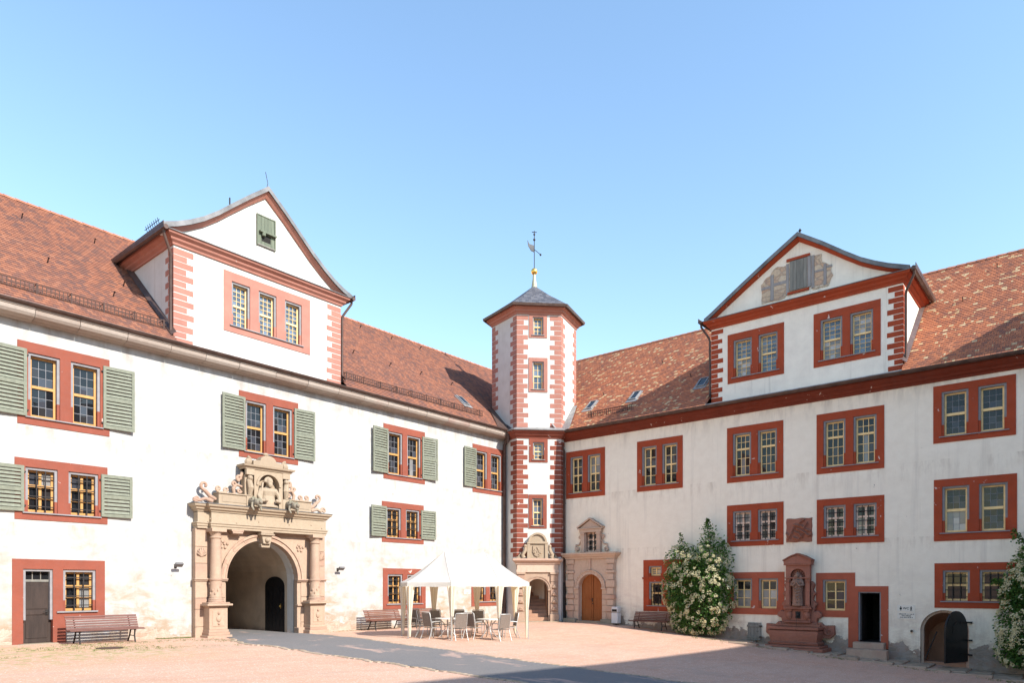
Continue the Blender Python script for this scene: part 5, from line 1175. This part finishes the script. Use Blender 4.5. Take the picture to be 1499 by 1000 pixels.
# ---- chairs and tables
def chair():
    t = thing('garden_chair', 'c', 'chair')
    m = MB(); m.box(-.235, .235, -.20, .235, .415, .435); m.build('seat', 'textile', t, bevel=.01)
    m = MB(); n = 6
    for i in range(n):
        z0 = .47 + (.97 - .47) * i / n; z1 = .47 + (.97 - .47) * (i + 1) / n; y0 = -.205 - .20 * (z0 - .42); y1 = -.205 - .20 * (z1 - .42)
        m.add([(-.215, y0, z0), (.215, y0, z0), (.215, y1, z1), (-.215, y1, z1), (-.215, y0 - .02, z0), (.215, y0 - .02, z0), (.215, y1 - .02, z1), (-.215, y1 - .02, z1)], [(0, 1, 2, 3), (7, 6, 5, 4), (0, 3, 7, 4), (1, 5, 6, 2)] + ([(0, 4, 5, 1)] if i == 0 else []) + ([(3, 2, 6, 7)] if i == n - 1 else []))
    m.build('backrest', 'textile', t)
    m = MB(); m.tube([(-.24, -.20, .42), (-.24, -.22, .5), (-.24, -.31, .97), (-.20, -.322, 1.0), (.20, -.322, 1.0), (.24, -.31, .97), (.24, -.22, .5), (.24, -.20, .42)], .016, 8); m.tube([(-.24, -.2, .42), (-.24, .235, .425), (.24, .235, .425), (.24, -.2, .42)], .014, 8); m.build('back_frame', 'chairmetal', t, smooth=60)
    for sx in (-1, 1):
        m = MB(); m.tube([(sx * .24, -.20, .43), (sx * .245, -.27, .2), (sx * .25, -.36, 0)], .016, 8); m.build('leg', 'chairmetal', t, smooth=60)
        m = MB(); m.tube([(sx * .255, .22, .64), (sx * .25, .225, .42), (sx * .25, .25, 0)], .016, 8); m.build('leg', 'chairmetal', t, smooth=60)
        m = MB(); m.tube([(sx * .25, -.245, .63), (sx * .262, -.1, .65), (sx * .262, .15, .655), (sx * .255, .22, .64)], .02, 8); m.build('armrest', 'chairmetal', t, smooth=60)
    return t
def table():
    t = thing('garden_table', 't', 'table')
    m = MB(); m.lathe([(.47, .705), (.49, .71), (.49, .735), (.47, .74)], 0, 0, 32); m.build('tabletop', 'tabletop', t, smooth=40)
    for k in range(4):
        a = pi / 4 + k * pi / 2; c, s = math.cos(a), math.sin(a); m = MB(); m.tube([(c * .30, s * .30, .71), (c * .12, s * .12, .5), (c * .10, s * .10, .34), (c * .25, s * .25, .10), (c * .36, s * .36, .0)], .02, 8); m.build('leg', 'chairmetal', t, smooth=60)
    m = MB(); m.tube([(.13 * math.cos(i * pi / 8), .13 * math.sin(i * pi / 8), .42) for i in range(17)], .012, 6); m.build('brace_ring', 'chairmetal', t, smooth=60)
    return t
CH = chair(); TB = table()
tabs = [(-12.25, -5.95, 'pale round garden table under the tent nearest the great portal'), (-10.95, -6.9, 'pale round garden table under the tent nearest the stair tower')]
for i, (x, y, l) in enumerate(tabs):
    o = TB if i == 0 else copy_tree(TB); place(o, x, y, .3 * i); o['label'] = l; o['group'] = 'garden tables under the tent'
chs = [(-11.95, -4.0, -12.35, -5.6, 'grey garden chair standing by itself at the far left under the tent'),
       (-13.15, -6.05, -12.25, -5.95, 'grey garden chair seen sideways, left of the front tent curtain'),
       (-12.62, -6.85, -12.2, -5.9, 'grey garden chair with its broad back turned to the viewer, left table'),
       (-11.85, -5.05, -12.25, -5.95, 'grey garden chair facing the viewer behind the left table'),
       (-11.35, -5.50, -12.1, -5.95, 'grey garden chair behind the left table, partly hidden by the broad-backed chair'),
       (-11.75, -6.80, -10.95, -6.85, 'grey garden chair seen sideways between the two tables'),
       (-10.55, -6.05, -10.95, -6.9, 'grey garden chair facing the viewer behind the right table'),
       (-11.25, -7.75, -10.95, -6.9, 'grey garden chair with its back to the viewer beside the right tent curtain'),
       (-10.15, -7.25, -10.95, -6.9, 'grey garden chair at the right end of the tent, nearest the stair tower'),
       (-12.75, -5.25, -12.3, -5.95, 'grey garden chair between the front curtain and the left table, turned inward')]
for i, (x, y, tx, ty, l) in enumerate(chs):
    o = CH if i == 0 else copy_tree(CH); place(o, x, y, math.atan2(ty - y, tx - x) - pi / 2 + (.12, -.2, .05, .16, -.1, .22, -.15, .08, -.2, .15)[i]); o['label'] = l; o['group'] = 'garden chairs under the party tent'
# ---- slatted benches
def bench(mat, ln):
    t = thing('park_bench', 'b', 'bench')
    prof = [(.40, .43), (.31, .445), (.22, .44), (.13, .425), (.04, .41)]; back = [(-.035, .47), (-.07, .545), (-.10, .62), (-.13, .695), (-.165, .77), (-.21, .84)]
    m = MB()
    for y, z in prof: m.box(-ln / 2, ln / 2, y - .037, y + .037, z - .016, z + .016)
    m.build('seat', mat, t, bevel=.008)
    m = MB()
    for i, (y, z) in enumerate(back):
        a = R(20 + i * 3); m.bar((-ln / 2 + .03, y, z), (ln / 2 - .03, y, z), .03, .062, up=(0, -math.sin(a), math.cos(a)))
    m.build('backrest', mat, t, bevel=.008)
    for x in (-ln / 2 + .28, ln / 2 - .28):
        m = MB(); m.tube([(x, .40, .40), (x, .2, .405), (x, .0, .39), (x, -.06, .47), (x, -.13, .62), (x, -.23, .84)], .022, 6); m.tube([(x, .33, .40), (x, .30, .2), (x, .36, .0)], .025, 6); m.tube([(x, .0, .39), (x, -.08, .2), (x, -.22, 0)], .025, 6); m.tube([(x, .31, .2), (x, -.08, .2)], .015, 6)
        m.build('leg', 'iron', t, smooth=60)
    return t
b1 = bench('bench', 2.15); place(b1, -22.38, -.78, pi); b1['label'] = 'weathered reddish slatted bench beside the dark door, left end of the court'; b1['group'] = 'slatted benches along the castle walls'
b2 = bench('benchdark', 2.05); 
for i, (x, y, rz, l) in enumerate([(-10.95, -.66, pi, 'brown slatted bench just left of the tent, against the sunlit wall'), (-8.6, -.66, pi, 'brown slatted bench behind the tent, against the sunlit wall'), (-.62, -8.25, pi / 2, 'brown slatted bench beside the flowering shrub and the brown door')]):
    o = b2 if i == 0 else copy_tree(b2); place(o, x, y, rz); o['label'] = l; o['group'] = 'slatted benches along the castle walls'
# ---- litter bin
t = thing('litter_bin', 'pale grey metal litter bin beside the brown arched door', 'bin'); place(t, -.42, -6.15)
m = MB(); m.box(-.16, .16, -.19, .19, .08, .62); m.build('body', 'plastic', t, bevel=.02)
m = MB(); m.box(-.16, .16, -.19, .19, .64, .92); m.build('hood', 'plastic', t, bevel=.03)
m = MB(); m.box(-.166, -.15, -.14, .14, .68, .80); m.build('opening', 'dark', t)
m = MB(); m.box(-.03, .03, -.03, .03, 0, .1); m.box(-.1, .1, -.12, .12, 0, .012); m.build('foot', 'iron', t)
# ---- wall floodlights
for x, l in ((-19.80, 'small grey floodlight on the wall left of the great portal'), (-12.95, 'small grey floodlight on the wall right of the great portal')):
    t = thing('wall_lamp', l, 'floodlight', (x, 0, 2.5), group='floodlights beside the great portal')
    m = MB(); m.tube([(0, .0, -.02), (0, -.22, .02)], .018, 6); m.box(-.05, .05, -.02, 0, -.08, .06); m.build('bracket', 'iron', t)
    def Q(u, d, z): a = R(38); return (u, -.27 - d * math.cos(a) + z * math.sin(a), .04 + z * math.cos(a) + d * math.sin(a))
    m = MB(Q); m.box(-.14, .14, -.09, .09, -.05, .03); m.build('lamp_head', 'zinc', t, bevel=.015)
    m = MB(Q); m.box(-.12, .12, -.075, .075, .03, .036); m.build('lamp_glass', 'glass', t)
# ---- signs
def text_mesh(s, size, T, parent, name='lettering', mat='inkblack', dup=1):
    c = bpy.data.curves.new('t', 'FONT'); c.body = s; c.size = size; c.align_x = 'CENTER'; c.align_y = 'CENTER'; c.offset = .003
    o = bpy.data.objects.new('t', c); COL.objects.link(o); bpy.context.view_layer.update()
    me = bpy.data.meshes.new_from_object(o.evaluated_get(bpy.context.evaluated_depsgraph_get())); bpy.data.objects.remove(o)
    m = MB(T); m.add([(v.co.x, 0, v.co.y) for v in me.vertices], [tuple(p.vertices) for p in me.polygons]); return m.build(name, mat, parent)
def sgn(name, label, T0, u, z, w, h):
    x, y, zz = T0(u, 0, z); t = thing(name, label, 'sign', (x, y, zz))
    def T(a, d, b): p = T0(u + a, d, z + b); return (p[0] - x, p[1] - y, p[2] - zz)
    m = MB(T); m.box(-w / 2, w / 2, .004, .016, -h / 2, h / 2); m.build('plate', 'signwhite', t); return t, T
t, T = sgn('restroom_sign', 'white sign reading WC between two figure symbols, beside the open doorway', TR, 19.13, .90, .62, .26)
def off(T, du, dz, d=.0175): return lambda a, b, c: T(a + du, d + b, c + dz)
text_mesh('WC', .12, off(T, 0, 0), t)
for sg in (-1, 1):
    m = MB(off(T, sg * .18, -.005)); m.ball((0, 0, .07), .02, 8, sc=(1, .1, 1))
    m.prism([(-.03, .045), (.03, .045), (.045, -.03), (.012, -.03), (.012, -.08), (-.012, -.08), (-.012, -.03), (-.045, -.03)] if sg < 0 else [(-.035, .045), (.035, .045), (.02, -.01), (.035, -.085), (.015, -.085), (0, -.02), (-.015, -.085), (-.035, -.085), (-.02, -.01)], 0, .003)
    m.build('figure_symbol', 'inkblack', t)
t, T = sgn('notice_plate', 'white notice plate with three small lines of print under the WC sign', TR, 19.14, .61, .62, .25)
for dz, w in ((.065, .50), (.0, .32), (-.06, .44)):
    m = MB(off(T, 0, dz)); x = -w / 2; rr = random.Random(int(w * 100))
    while x < w / 2: l = rr.uniform(.012, .03); m.box(x, x + l, 0, .002, -.014, .014 if rr.random() < .7 else .022); x += l + rr.choice((.006, .006, .006, .022))
    m.build('print_line', 'inkblack', t)
t, T = sgn('wall_plaque', 'small pale plaque with dark print on the sunlit wall behind the tent', TL, -4.95, 1.47, .42, .22)
for dz, w in ((.05, .34), (-.02, .30), (-.07, .2)):
    m = MB(off(T, 0, dz)); x = -w / 2
    while x < w / 2: l = random.uniform(.012, .03); m.box(x, x + l, 0, .002, -.012, .012); x += l + .008
    m.build('print_line', 'inkblack', t)
# ---- leaning hatch
t = thing('wooden_hatch', 'small weathered wooden hatch leaning on the wall beside the fountain', 'hatch', (-.10, -13.12, -.66))
def H(u, d, z): return (-d - .0 + z * .10, -u, z)
m = MB(H)
for i in range(4): m.box(-.30 + i * .15, -.30 + i * .15 + .143, .0, .03, .02, .80)
m.build('board', 'greywood', t, bevel=.006)
m = MB(H); m.box(-.33, .33, .03, .055, .12, .22); m.box(-.33, .33, .03, .055, .60, .70); m.build('batten', 'greywood', t, bevel=.006)
m = MB(H); m.box(.24, .36, .055, .07, .62, .68); m.box(.24, .36, .055, .07, .14, .2); m.tube([(.12, .06, .42), (.16, .10, .42), (.2, .06, .42)], .01, 6); m.build('hinge', 'iron', t)
# ---- red sandstone fountain
def fountain():
    uc = 15.12; t = thing('wall_fountain', 'red sandstone wall fountain with a robed statue in its niche and a trough', 'fountain', (-.5, -uc, -.85), world=True); T = TR
    m = MB(T); m.box(uc - 1.22, uc + 1.25, 0, 1.28, -1.4, -.80); m.box(uc - 1.12, uc + 1.12, 0, 1.20, -.80, -.70); m.build('plinth', 'redstone', t, bevel=.02)
    m = MB(T); ring = [(uc - .90, .30), (uc - .90, 1.0), (uc + .90, 1.0), (uc + .90, .30)]
    m.sweep(ring, [(0, -.70), (.10, -.68), (.12, -.60), (.03, -.54), (.07, -.35), (.10, -.15), (.09, -.10), (.03, -.06), (.13, -.04), (.14, .06), (-.10, .06), (-.10, -.62)], True); m.build('trough', 'redstone', t, smooth=30)
    m = MB(T); m.add([(uc - .85, .35, -.03), (uc + .85, .35, -.03), (uc + .85, .95, -.03), (uc - .85, .95, -.03)], [(0, 1, 2, 3)]); m.build('water', 'water', t)
    half = [(.98, -.2), (1.0, .12), (.86, .26), (.72, .22), (.74, .40), (.88, .46), (.90, .62), (.76, .74), (.62, .70), (.66, .90), (.72, 1.0), (.62, 1.14), (.56, 1.2), (.60, 1.36), (.66, 1.46), (.58, 1.58), (.55, 1.62), (.60, 1.76), (.62, 1.86), (.55, 1.95), (.50, 2.0)]
    m = MB(T); m.prism([(uc + x, z) for x, z in half] + [(uc - x, z) for x, z in half[::-1]], 0, .26); m.build('scrolled_back', 'redstone', t, bevel=.02)
    for sg in (-1, 1):
        m = MB(T)
        for cx_, cz_, r in ((1.20, -.12, .22), (.84, .55, .10), (.66, 1.02, .08), (.62, 1.47, .07)):
            m = MB(T); m.tube([(x, .22, z) for x, z in spiral(uc + sg * cx_, cz_, r, 1.4, pi / 2, sg)], .055 if r > .2 else .035, 6); m.build('scroll', 'redstone', t, smooth=50)
        m = MB(T)
        m.prism([(uc + sg * x, z) for x, z in ((.96, .12), (1.40, .14), (1.42, -.25), (1.22, -.42), (.96, -.40))], 0, .24)
        m.build('volute', 'redstone', t, bevel=.012)
    m = MB(T); m.box(uc - .90, uc + .90, .2, .42, .06, .16); m.box(uc - .78, uc + .78, .2, .40, .16, .22); m.box(uc - .55, uc + .55, .2, .50, .22, .30); m.box(uc - .5, uc + .5, .2, .38, .30, .80); m.box(uc - .58, uc + .58, .2, .50, .80, .88); m.box(uc - .54, uc + .54, .2, .46, .88, .93)
    for sg in (-1, 1): m.ball((uc + sg * .36, .38, .54), .13, 10, sc=(1, .7, 1.5)); m.box(uc + sg * .36 - .12, uc + sg * .36 + .12, .36, .46, .70, .80)
    m.build('pedestal', 'redstone', t, bevel=.012)
    m = MB(T); arch_block(m, uc - .50, uc + .50, .93, 2.74, uc, .30, 2.22, .2, .42, n=16); m.box(uc - .32, uc + .32, .15, .25, .93, 2.6)
    for sg in (-1, 1): x0, x1 = sorted((uc + sg * .34, uc + sg * .50)); m.box(x0, x1, .3, .45, .97, 1.95); m.box(x0 - .02, x1 + .02, .3, .49, 1.95, 2.04)
    m.box(uc - .53, uc + .53, .3, .47, 2.10, 2.16)
    for i in range(7): a = pi * (i + .5) / 7; m.bar((uc, .26, 2.2), (uc + .27 * math.cos(a), .30, 2.2 + .27 * math.sin(a)), .05, .03, up=(0, 1, 0))
    m.build('niche', 'redstone', t, bevel=.01)
    m = MB(T); m.prism([(uc - .56, 2.74), (uc + .56, 2.74), (uc + .58, 2.86), (uc + .3, 3.02), (uc, 3.12), (uc - .3, 3.02), (uc - .58, 2.86)], .1, .50); m.prism([(uc - .60, 2.86), (uc - .28, 3.03), (uc, 3.13), (uc + .28, 3.03), (uc + .60, 2.86), (uc + .60, 2.91), (uc + .28, 3.09), (uc, 3.19), (uc - .28, 3.09), (uc - .60, 2.91)], .08, .56); m.box(uc - .57, uc + .57, .1, .50, 2.68, 2.74); m.build('pediment', 'redstone', t, bevel=.01)
    m = MB(T); d = .42
    m.lathe([(.16, .98), (.22, 1.02), (.21, 1.10), (.19, 1.3), (.185, 1.55), (.20, 1.75), (.17, 1.86), (.21, 1.95), (.19, 2.04), (.07, 2.09), (.065, 2.14)], uc, d, 20, sy=.8, fold=.09, nf=8)
    m.ball((uc, d + .04, 2.23), .095, 12, sc=(.9, 1, 1.2)); m.ball((uc, d + .0, 2.26), .11, 10, sc=(1, .9, 1.15)); m.ball((uc, d + .135, 2.22), .02, 6)
    for sg in (-1, 1):
        m.tube([(uc + sg * .18, d, 2.0), (uc + sg * .25, d + .06, 1.82), (uc + sg * .12, d + .2, 1.80), (uc + sg * .03, d + .20, 1.92)], [.065, .06, .05, .04], 8); m.ball((uc + sg * .03, d + .2, 1.95), .04, 6); m.tube([(uc + sg * .11, d - .02, 2.25), (uc + sg * .15, d, 2.05), (uc + sg * .20, d, 1.9)], [.05, .06, .07], 6)
    for i in range(5): m.tube([(uc - .16 + i * .03, d + .15, 1.7 - i * .13), (uc, d + .19, 1.62 - i * .13), (uc + .15, d + .14, 1.66 - i * .13)], .022, 6)
    m.lathe([(.12, .90), (.22, .94), (.24, 1.0)], uc, d, 14, sy=.8)
    m.build('statue', 'mossyred', t, remesh=.016)
    m = MB(T); m.tube([(uc, .36, .52), (uc, .52, .50), (uc, .56, .46)], .022, 8); m.ball((uc, .42, .54), .08, 8, sc=(1, .6, 1.2)); m.box(uc - .10, uc + .10, .37, .40, .40, .70); m.build('spout', 'iron', t)
    m = MB(T); m.tube([(uc, .56, .45), (uc, .60, .30), (uc, .62, -.03)], .008, 6); m.build('water_jet', 'water', t)
MAT['mossyred'] = m_stone('lichened_red_stone', [(.20, .10, .07), (.28, .15, .105), (.33, .20, .15), (.24, .13, .09)], dirt=(.10, .09, .07), dirtamt=.7)
fountain()
# ---- flowering climbing shrubs
def shrub(uc, z0, label, blobs, spikes, nleaf, nbloom, seed):
    rr = random.Random(seed); t = thing('flowering_shrub', label, 'shrub', (-.5, -uc, z0), group='cream flowering shrubs against the shaded wall')
    def T(u, d, z): return (-d + .5, uc - u, z)
    def surf(k=None):
        while True:
            b = rr.choices(blobs, [x[3] * x[5] for x in blobs])[0]; cu, cd, cz, ru, rd, rz = b
            th = rr.uniform(0, 2 * pi); sp = rr.uniform(-1, 1); c = math.sqrt(1 - sp * sp); n = Vector((c * math.cos(th), c * math.sin(th), sp)); r = k if k else rr.uniform(.55, 1.06) + .05 * math.sin(7 * th + 5 * sp)
            p = Vector((cu + ru * n.x * r, cd + rd * n.y * r, cz + rz * n.z * r))
            if p.y < .04 or p.z < .03: continue
            if k and any(((p.x - o[0]) / o[3]) ** 2 + ((p.y - o[1]) / o[4]) ** 2 + ((p.z - o[2]) / o[5]) ** 2 < .8 for o in blobs if o is not b): continue
            return p, n
    def leaf(m, p, n, L):
        a = (n + Vector((rr.uniform(-.8, .8), rr.uniform(-.3, .9), rr.uniform(-.9, .5)))).normalized(); s = a.cross(Vector((rr.uniform(-1, 1), rr.uniform(-1, 1), rr.uniform(-1, 1)))).normalized(); up = a.cross(s); w = L * .34
        q = [p, p + a * L * .45 + s * w + up * w * .3, p + a * L, p + a * L * .45 - s * w + up * w * .3, p + a * L * .5]
        m.add([tuple(x) for x in q], [(0, 4, 2, 1), (0, 3, 2, 4)])
    m = MB(T)
    for i in range(nleaf): p, n = surf(); leaf(m, p, n, rr.uniform(.075, .14))
    for (a, b, ln, sp) in spikes:
        a = Vector(a); b = Vector(b)
        for i in range(ln):
            f = rr.random() ** .8; p = a + (b - a) * f + Vector((rr.gauss(0, 1), rr.gauss(0, 1) * .6, rr.gauss(0, .6))) * sp * (1.05 - f); p.y = max(.05, p.y); leaf(m, p, Vector((rr.uniform(-1, 1), rr.uniform(-.2, 1), .3)).normalized(), rr.uniform(.07, .13))
    m.build('foliage', 'leaf', t, recalc=False)
    m = MB(T)
    for i in range(nbloom):
        p, n = surf(1.03)
        if n.y < -.3 or math.sin(p.x * 5.1 + 2 * math.sin(p.z * 3.3)) + math.sin(p.z * 6.3 + p.x * 2) < rr.uniform(-1.6, .5): continue
        n = (n + Vector((0, .35, .45))).normalized(); s = n.orthogonal().normalized(); v = n.cross(s); R0 = rr.uniform(.07, .15)
        for k in range(21):
            r = R0 * math.sqrt(rr.random()); a = rr.uniform(0, 2 * pi); c = p + (s * math.cos(a) + v * math.sin(a)) * r + n * (.05 - .9 * r * r / R0 * .5 + rr.uniform(-.012, .012)); q = rr.uniform(.018, .032); tl = (n + Vector((rr.uniform(-.5, .5),) * 3)).normalized(); e = tl.orthogonal().normalized(); g = tl.cross(e)
            m.add([tuple(c + e * q), tuple(c + g * q), tuple(c - e * q), tuple(c - g * q)], [(0, 1, 2, 3)])
    m.build('blossom', 'bloom', t, recalc=False)
    m = MB(T)
    for i in range(9):
        b = rr.choice(blobs); u = uc + rr.uniform(-.5, .5); m.tube([(u, .25 + rr.uniform(0, .3), 0), ((u + b[0]) / 2 + rr.uniform(-.2, .2), b[1], b[2] * .5), (b[0] + rr.uniform(-.3, .3), b[1], b[2] + b[5] * .5)], [.03, .022, .008], 6)
    for a, b, ln, sp in spikes: m.tube([a, tuple((Vector(a) + Vector(b)) / 2 + Vector((.03, .02, 0))), b], [.014, .01, .004], 5)
    m.build('stem', 'stem', t)
    o = None
shrub(10.75, -.45, 'cream flowering shrub climbing between the brown bench and the fountain',
      [(10.75, .55, 1.2, 1.45, .75, 1.25), (10.75, .55, 2.5, 1.50, .72, 1.25), (11.35, .5, 3.45, .90, .62, .95), (9.95, .5, 3.35, .95, .60, .85), (11.3, .55, 1.9, 1.15, .75, 1.2), (9.95, .55, 2.1, 1.05, .72, 1.35), (10.65, .5, .5, 1.35, .62, .6)],
      [((11.25, .45, 3.9), (11.1, .5, 5.35), 480, .40), ((9.95, .45, 3.6), (9.75, .5, 4.75), 170, .22), ((11.6, .45, 3.6), (11.9, .5, 4.3), 150, .22), ((10.9, .5, 3.6), (11.4, .6, 4.7), 150, .25)], 11500, 640, 11)
shrub(23.45, -1.1, 'cream flowering shrub at the right edge, beside the cellar arch',
      [(23.4, .6, 1.5, 1.25, .8, 1.5), (23.45, .55, 3.0, 1.05, .7, 1.3), (23.2, .5, .6, 1.1, .7, .7), (23.7, .55, 3.9, .9, .6, .8), (22.75, .5, 2.6, .55, .5, .6)],
      [((23.0, .5, 4.2), (22.6, .55, 4.9), 130, .2), ((23.5, .5, 4.4), (23.4, .55, 5.2), 170, .25), ((22.5, .5, 2.9), (22.0, .55, 3.1), 160, .22)], 10500, 560, 12)
# ---- tufts of grass and moss along the wall feet
def grass():
    rr = random.Random(4); m = MB()
    def tuft(x, y, h, n):
        for k in range(n):
            a = rr.uniform(0, 6.28); b = Vector((x + rr.uniform(-.05, .05), y + rr.uniform(-.05, .05), gz(x, y) + .0)); d = Vector((math.cos(a), math.sin(a), 0)); hh = h * rr.uniform(.5, 1.2); s = Vector((-d.y, d.x, 0)) * .006
            m.add([tuple(b - s), tuple(b + s), tuple(b + d * hh * .5 + Vector((0, 0, hh)))], [(0, 1, 2)])
    for i in range(2300):
        x = -31 + 13 * rr.random() ** 1.0; y = -1.0 - 3.6 * rr.random() ** 1.3
        if math.sin(x * 1.3) + math.sin(y * 2.1 + x) + rr.uniform(-1, 1) > .1 and not (-18.9 < x < -14): tuft(x, y, rr.uniform(.015, .045), 6)
    for i in range(900):
        u = rr.uniform(8.6, 26); d = 1.35 + rr.gauss(0, .18) + (.55 if u > 12.5 else 0) + (.25 if u > 16.2 else 0)
        if math.sin(u * 2.3) + rr.uniform(-1, 1) > .2: tuft(-d, -u, rr.uniform(.02, .06), 6)
    for i in range(500):
        x = rr.choice((rr.uniform(-20.5, -19.3), rr.uniform(-13.6, -3))); tuft(x, -.12 - abs(rr.gauss(0, .1)), rr.uniform(.02, .07), 4)
    o = m.build('grass_tufts', 'grass', recalc=False); o['kind'] = 'stuff'
grass()
m = MB()
m.lathe([(.34, .0), (.34, .012), (.30, .016)], 0, 0, 24); o = m.build('manhole_cover', 'wire'); o.location = (-23.1, -3.2, gz(-23.1, -3.2) + .01); tag(o, 'small round rusty cover in the gravel in front of the reddish bench', 'manhole cover')
